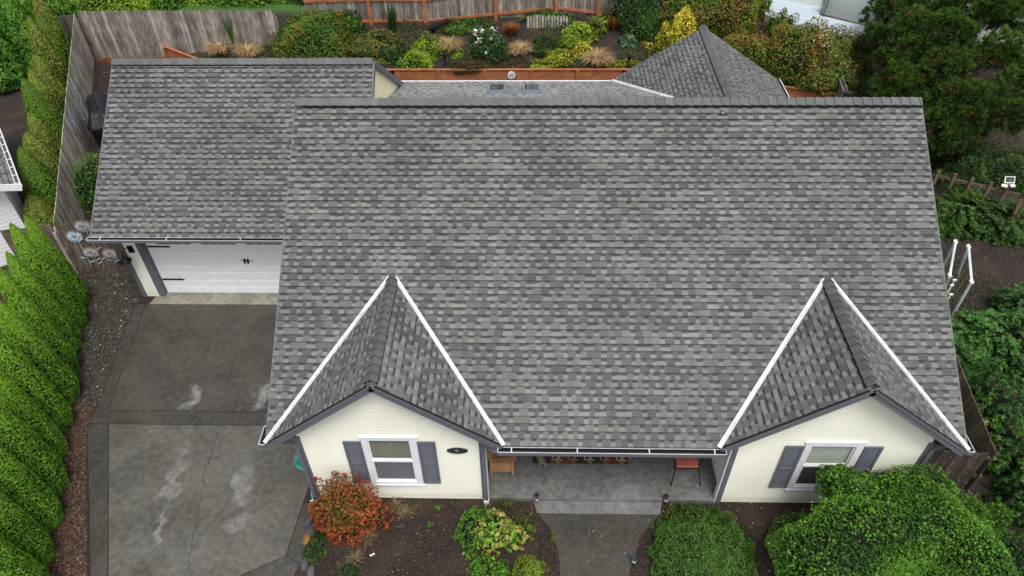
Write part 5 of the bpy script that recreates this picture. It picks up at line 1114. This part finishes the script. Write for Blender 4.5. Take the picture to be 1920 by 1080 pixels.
mb = MB(); q = at(591, 938, z=.2); mb.tube([q, q+(-.1, -.02, .0)], .02, 8, (.75, .75, .75)); tag(mb.build('hose_tap', M_plain), 'white hose connector at the foot of the left house corner', 'tap')
# path lights
for (px, py, lb, cap_) in ((1006, 944, 'small solar path light left of the porch step', 1), (1247, 946, 'small solar path light right of the porch step', 1), (1187, 1060, 'small chrome path light beside the low green shrub', 0)):
    q = at(px, py, z=.0); t = thing('path_light', lb, 'garden lamp', 'small path lights', loc=(q[0], q[1], 0)); mb = MB(); mb.tube([(0, 0, -.05), (0, 0, .16)], .01, 6); mb.build('stake', M_black, t)
    mb = MB(); mb.lathe([(.03, .12), (.045, .16), (.05, .2), (.03, .22)], 0, 0, 12, (.6, .62, .65)); mb.build('lamp_head', M_metal, t)
    mb = MB(); mb.obox(0, .05, .27, (.9, .3, 0), (-.3, .9, .1), (0, 0, 1), .045, .045, .01); mb.build('solar_panel', M_glass, t)
# litter, rocks
q = at(697, 1041, z=.02); mb = MB()
for k in range(7): a = random.uniform(0, 6.28); o2 = np.array((random.gauss(0, .035), random.gauss(0, .02), random.uniform(0, .03))); mb.face([q+o2, q+o2+(.04*math.cos(a), .04*math.sin(a), .01), q+o2+(.03*math.cos(a+1), .03*math.sin(a+1), .03)], (.85, .85, .85))
tag(mb.build('litter', M_plain), 'crumpled scrap of white litter in the left bed', 'litter')
def rock(c, r, label, col, grp=None):
    V = []; nu, nv = 14, 8; seed = random.randint(0, 999)
    for j in range(nv+1):
        for i in range(nu): a = 6.283*i/nu; ph = math.pi*j/nv; V.append((math.cos(a)*math.sin(ph), math.sin(a)*math.sin(ph), math.cos(ph)))
    D = np.array(V); P = D*np.array(r)*(1+.15*nz3(D, 3, seed))[:, None]+np.array(c); F = np.array([(j*nu+i, j*nu+(i+1) % nu, (j+1)*nu+(i+1) % nu, (j+1)*nu+i) for j in range(nv) for i in range(nu)])
    o = mesh_np('edging_rock', P, F, M_stone, fcol=np.tile(col, (len(F), 1)), smooth=True); return tag(o, label, 'rock', grp)
for i, (px, py, c_) in enumerate(((578, 978, (.05, .055, .06)), (576, 1012, (.22, .11, .035)), (571, 1060, (.07, .08, .08)), (583, 1072, (.09, .09, .08)))):
    q = at(px, py, z=.04); rock(q, (.09, .14, .09), ['dark rock at the bed edge nearest the autumn shrub', 'rusty brown rock at the bed edge', 'grey mossy rock at the bed edge', 'grey rock at the bottom end of the bed edge'][i], c_, 'edging rocks beside the driveway')
q = at(751, 986, z=.02); rock(q, (.05, .05, .04), 'small dark stone in the left bed', (.04, .045, .05))
# bare twig by the right wing
q = at(1385, 936, z=0); mb = MB(); mb.tube([q, q+(.0, .02, .4), q+(.03, .05, .95)], [.008, .006, .003], 5); mb.tube([q+(0, 0, .1), q+(.15, 0, .3), q+(.28, -.02, .25)], [.006, .004, .003], 5); mb.tube([q+(.15, 0, .3), q+(.17, 0, .45)], .004, 5); tag(mb.build('bare_twig', M_bark), 'bare twig standing against the right gable wall', 'twig')
q = at(1700, 890, z=.8); mb = MB(); mb.tube([(17.6, YW-.16, 1.02), (17.95, YW-.14, 1.04)], .02, 8, (.8, .8, .8)); tag(mb.build('white_pipe', M_plain), 'short white pipe behind the large shrub', 'pipe')

# ---------- bark chips, gravel and leaf litter
def scatter(name, label, region, n, size, cols, thick=.4, M=None, zoff=.004, seed=1):
    rg = np.random.default_rng(seed); P = []
    while len(P) < n:
        p = region(rg)
        if p is not None: P.append(p)
    P = np.array(P); z = ground(P[:, 0], P[:, 1])+zoff; C0 = np.stack([P[:, 0], P[:, 1], z], 1)
    a = rg.uniform(0, 6.283, n); X = np.stack([np.cos(a), np.sin(a), rg.normal(size=n)*.3], 1); Y = np.stack([-np.sin(a), np.cos(a), rg.normal(size=n)*.3], 1)
    s = (size*rg.uniform(.5, 1.5, n))[:, None]; U = X*s*.5; W = Y*s*.5*thick; T = np.array([0, 0, 1])*s*.25
    V = np.stack([C0-U, C0+W, C0+U, C0-W, C0+T], 1).reshape(-1, 3); k = (np.arange(n)*5)[:, None]
    F = np.concatenate([k+np.array([[0, 3, 4]]), k+np.array([[3, 2, 4]]), k+np.array([[2, 1, 4]]), k+np.array([[1, 0, 4]])], 1).reshape(-1, 3)
    cc = np.array([c for c, _ in cols]); w_ = np.array([q for _, q in cols], float); w_ /= w_.sum(); c = cc[rg.choice(len(cc), n, p=w_)]*rg.uniform(.6, 1.4, n)[:, None]
    o = mesh_np(name, V, F, M or M_stone, fcol=np.repeat(c, 4, 0)); return tag(o, label, name.replace('_', ' '), kind='stuff')
def inpoly(p, poly):
    x, y = p; r_ = False; n = len(poly)
    for i in range(n):
        (x0, y0), (x1, y1) = poly[i], poly[(i+1) % n]
        if (y0 > y) != (y1 > y) and x < (x1-x0)*(y-y0)/(y1-y0)+x0: r_ = not r_
    return r_
def reg(polys, bb):
    def f(rg):
        p = (rg.uniform(bb[0], bb[1]), rg.uniform(bb[2], bb[3]))
        return p if any(inpoly(p, q) for q in polys) else None
    return f
CH = [((.015, .010, .008), 4), ((.030, .018, .014), 4), ((.06, .036, .025), 2), ((.14, .085, .06), .8), ((.30, .24, .18), .12)]
bedL = [(5.5, -6.34), (9.25, -6.34), (10.25, -6.38), (10.4, -6.7), (10.7, -7.1), (10.8, -8.0), (10.7, -9.5), (5.5, -9.5), (5.45, -7.9), (5.6, -7.2)]
bedR = [(13.0, -6.38), (14.3, -6.34), (20, -6.34), (21, -5), (22, -9.5), (11.9, -9.5), (12.2, -7.9), (12.5, -7.15)]
scatter('bark_mulch', 'dark bark chips covering the front beds', reg([bedL, bedR], (5.4, 22, -9.5, -5)), 42000, .035, CH, seed=3)
scatter('back_mulch', 'bark chips on the sloping back garden', lambda rg: (lambda x: (x, float(ywall(x))+rg.uniform(.05, 2.6)))(rg.uniform(-4, 22)), 14000, .06, CH, seed=4)
scatter('side_mulch', 'reddish bark chips on the ground right of the house', reg([[(19, -4), (25, -4), (25.5, 4.5), (19, 4.5)]], (19, 25.5, -4, 4.5)), 14000, .045, CH, seed=5)
gv = [(-3.1, .95), (-.95, 1.4), (-.86, -.1), (-.98, -.4), (-.45, -4.0), (-.8, -4.0), (-1.4, -2.5), (-2.6, -.4)]
scatter('gravel', 'grey and brown pebbles between gate, garage corner and driveway', reg([gv], (-3.2, -.4, -4.1, 1.5)), 9000, .055, [((.03, .027, .024), 4), ((.055, .048, .04), 4), ((.09, .082, .072), 1.5), ((.07, .045, .03), 1.5), ((.3, .29, .27), .15)], thick=.8, seed=6)
hg = [(-.5, -4.0), (-.47, -4.5), (1.25, -8.3), (1.0, -9), (.2, -9), (-.9, -5.5), (-1.3, -3.5)]
scatter('dry_needles', 'rusty dry needle litter along the foot of the driveway hedge', reg([hg], (-1.4, 1.4, -9, -3.5)), 9000, .05, [((.10, .05, .03), 3), ((.16, .09, .05), 3), ((.05, .035, .025), 3), ((.25, .18, .11), .8)], thick=.25, seed=7)
scatter('left_yard_mulch', 'brown soil and litter beside the garage', reg([[(-3.0, 1.2), (-.9, 1.5), (-.9, 11), (-4.6, 12.6), (-7.1, 12.5)]], (-7.2, -.9, 1.2, 12.6)), 6000, .06, CH, seed=8)
# dry grass clumps in the left bed
for i, (px, py) in enumerate(((690, 1010), (665, 1050), (745, 950), (760, 965))):
    q = at(px, py, z=0); tuft('dry_grass', ['straw coloured dry grass clump beside the autumn shrub', 'straw dry grass clump left of the white litter', 'brown dry clump under the left window', 'second brown dry clump under the left window'][i], tuple(q), .3, 130, .22, [((.20, .13, .07), 2), ((.30, .22, .12), 2), ((.12, .08, .05), 2)], 'dry grass clumps in the left bed', w=.005, seed=50+i)

# ---------- low ground cover between the shrubs and pale paving seen under the pine
def cover(name, label, region, n, size, pal, h=.12, seed=1):
    rg = np.random.default_rng(seed); P = []
    while len(P) < n:
        p = region(rg)
        if p is None: continue
        if nz3(np.array([[p[0], p[1], 0.]]), 2.3, seed)[0] > .1: P.append(p)
    P = np.array(P); z = ground(P[:, 0], P[:, 1])+rg.uniform(0, h, n); Q = np.stack([P[:, 0], P[:, 1], z], 1)
    o = leaves(name, Q, np.tile([0, -.3, 1.], (n, 1)), size, .5, pal, None, jit=.7, seed=seed, csc=2.5); return tag(o, label, 'ground cover', kind='stuff')
cover('ground_cover', 'patchy low green and olive cover on the back garden slope', lambda rg: (lambda x: (x, float(ywall(x))+rg.uniform(.1, 2.7)))(rg.uniform(-3, 21)), 16000, .08, OLIVE+DARKG[:2]+[((.10, .05, .03), 1.5)], seed=11)
cover('side_ground_cover', 'patchy weeds on the ground right of the house', lambda rg: (rg.uniform(19.5, 27), rg.uniform(-3, 8)), 5000, .07, DARKG+OLIVE[:1], h=.2, seed=12)
flat('neighbour_paving', [[(25.5, 11.5), (34, 7), (40, 16), (27, 19)]], 2.35, M_aggl, z0=2.2)
for i, (px, py, lb) in enumerate(((1270, 12, 'dark green shrub at the top edge above the yellow shrub'), (1350, 8, 'mixed green and rust shrub at the top edge left of the deck'), (1210, 5, 'dark shrub at the end of the post and board fence'), (1475, 95, 'rust and green shrub below the deck corner'))):
    c = bp(px, py+25); shrub('shrub', lb, 'shrub', c, (1.2, .9, 1.4), 9000, .09, [DARKG, MIXAUT, DARKG, MIXAUT][i], aspect=.5, lump=.3, lf=3, depth=.4, csc=3)

shrub('round_tree', 'bright green leafy small tree above the left fence corner', 'tree', tuple(at(110, 25, z=2.2)-np.array([0, 0, .9])), (1.0, .8, 1.2), 6000, .11, BRIGHT, aspect=.5, lump=.3, lf=3, depth=.4)

# hairline cracks in the slabs
def crack(pix, w_=.006):
    P = []; 
    for (a, b) in zip(pix[:-1], pix[1:]):
        for u in np.linspace(0, 1, 9)[:-1]:
            q = at(a[0]+(b[0]-a[0])*u, a[1]+(b[1]-a[1])*u, z=.0145); P.append(q[:2]+np.array([random.gauss(0, .018), random.gauss(0, .012)]))
    mb = MB()
    for p, q in zip(P[:-1], P[1:]):
        w2 = w_*random.uniform(.5, 1.4); mb.face([(p[0]-w2, p[1], .0145), (q[0]-w2, q[1], .0145), (q[0]+w2, q[1], .0145), (p[0]+w2, p[1], .0145)])
    return mb
m1 = crack([(411, 800), (398, 850), (384, 880), (378, 935), (362, 1000), (352, 1078)]); tag(m1.build('driveway_crack', M_dark), kind='structure')
m1 = crack([(300, 600), (340, 660), (352, 720), (350, 770)], .003); tag(m1.build('driveway_crack', M_dark), kind='structure')
rgl = np.random.default_rng(77)
def fallen(name, label, polys, bb, n, size, cols, zt, seed):
    rg = np.random.default_rng(seed); P = []
    while len(P) < n:
        p = (rg.uniform(bb[0], bb[1]), rg.uniform(bb[2], bb[3]))
        if any(inpoly(p, q) for q in polys): P.append((p[0], p[1], zt))
    P = np.array(P); o = leaves(name, P, np.tile([0, 0, 1.], (n, 1)), size, .6, cols, None, jit=.15, seed=seed); return tag(o, label, 'fallen leaves', kind='stuff')
LF = [((.25, .12, .04), 2), ((.35, .26, .10), 2), ((.12, .07, .04), 2), ((.45, .42, .35), .5)]
fallen('driveway_leaves', 'a few fallen leaves and specks scattered on the driveway', [[(-.5, -.5), (4.9, -.5), (5.2, -7.6), (1.8, -8.2), (0, -4)]], (-.6, 5.3, -8.2, -.4), 90, .035, LF, .02, 1)
fallen('path_leaves', 'fallen leaves on the front path and bed edges', [[(10.4, -6.7), (13, -6.7), (12.2, -8), (10.9, -8)]], (10.3, 13, -8, -6.6), 50, .035, LF, .022, 2)
fallen('bed_leaves', 'fallen leaves on the bark of the front beds', [bedL, bedR], (5.4, 22, -9.5, -5), 260, .045, LF, .035, 3)

for i, (px, py, r_, lb) in enumerate(((1800, 385, (1.15, .9, .9), 'feathery dark green bush in front of the picket fence, left one'), (1878, 400, (1.0, .9, .8), 'feathery dark green bush in front of the picket fence, right one'))):
    q = at(px, py+30, z=.0); sprays('feathery_shrub', lb, (q[0], q[1], 0), r_, 520, [((.02, .05, .014), 3), ((.04, .095, .018), 4), ((.075, .15, .022), 2.5)], leafn=9, lw=.022, ll=.13, L_=.55, seed=61+i)

# upper lobe of the large shrub, overlapping the window sill
ls = [o for o in bpy.data.objects if o.name.startswith('large_shrub')][0]; pk_ = at(1592, 868, y=-6.85); c1_ = np.array([pk_[0]+.1, -6.95, pk_[2]-.62])-np.array(ls.location)
P, Nn = dome_pts(9000, c1_, (.52, .40, .62), 901, .25, 4, -.3, .35); kp = P[:, 1]+ls.location[1] < YW-.06; LP = [((.014, .04, .008), 3), ((.03, .085, .012), 4), ((.06, .155, .018), 4), ((.12, .27, .025), 2.4)]
leaves('foliage', P[kp], Nn[kp], .056, .5, LP, ls, seed=902, csc=3, bias=dome_pts.bias[kp]); core(c1_, (.52, .34, .62), ls, 901, .72, lump=.25, lf=4)
P, Nn = dome_pts(9000, c1_+np.array([1.4, .05, -.34]), (.9, .42, .5), 911, .25, 4, -.3, .35); kp = P[:, 1]+ls.location[1] < YW-.06
leaves('foliage', P[kp], Nn[kp], .056, .5, LP, ls, seed=912, csc=3, bias=dome_pts.bias[kp]); core(c1_+np.array([1.4, .05, -.34]), (.9, .34, .5), ls, 911, .72, lump=.25, lf=4)
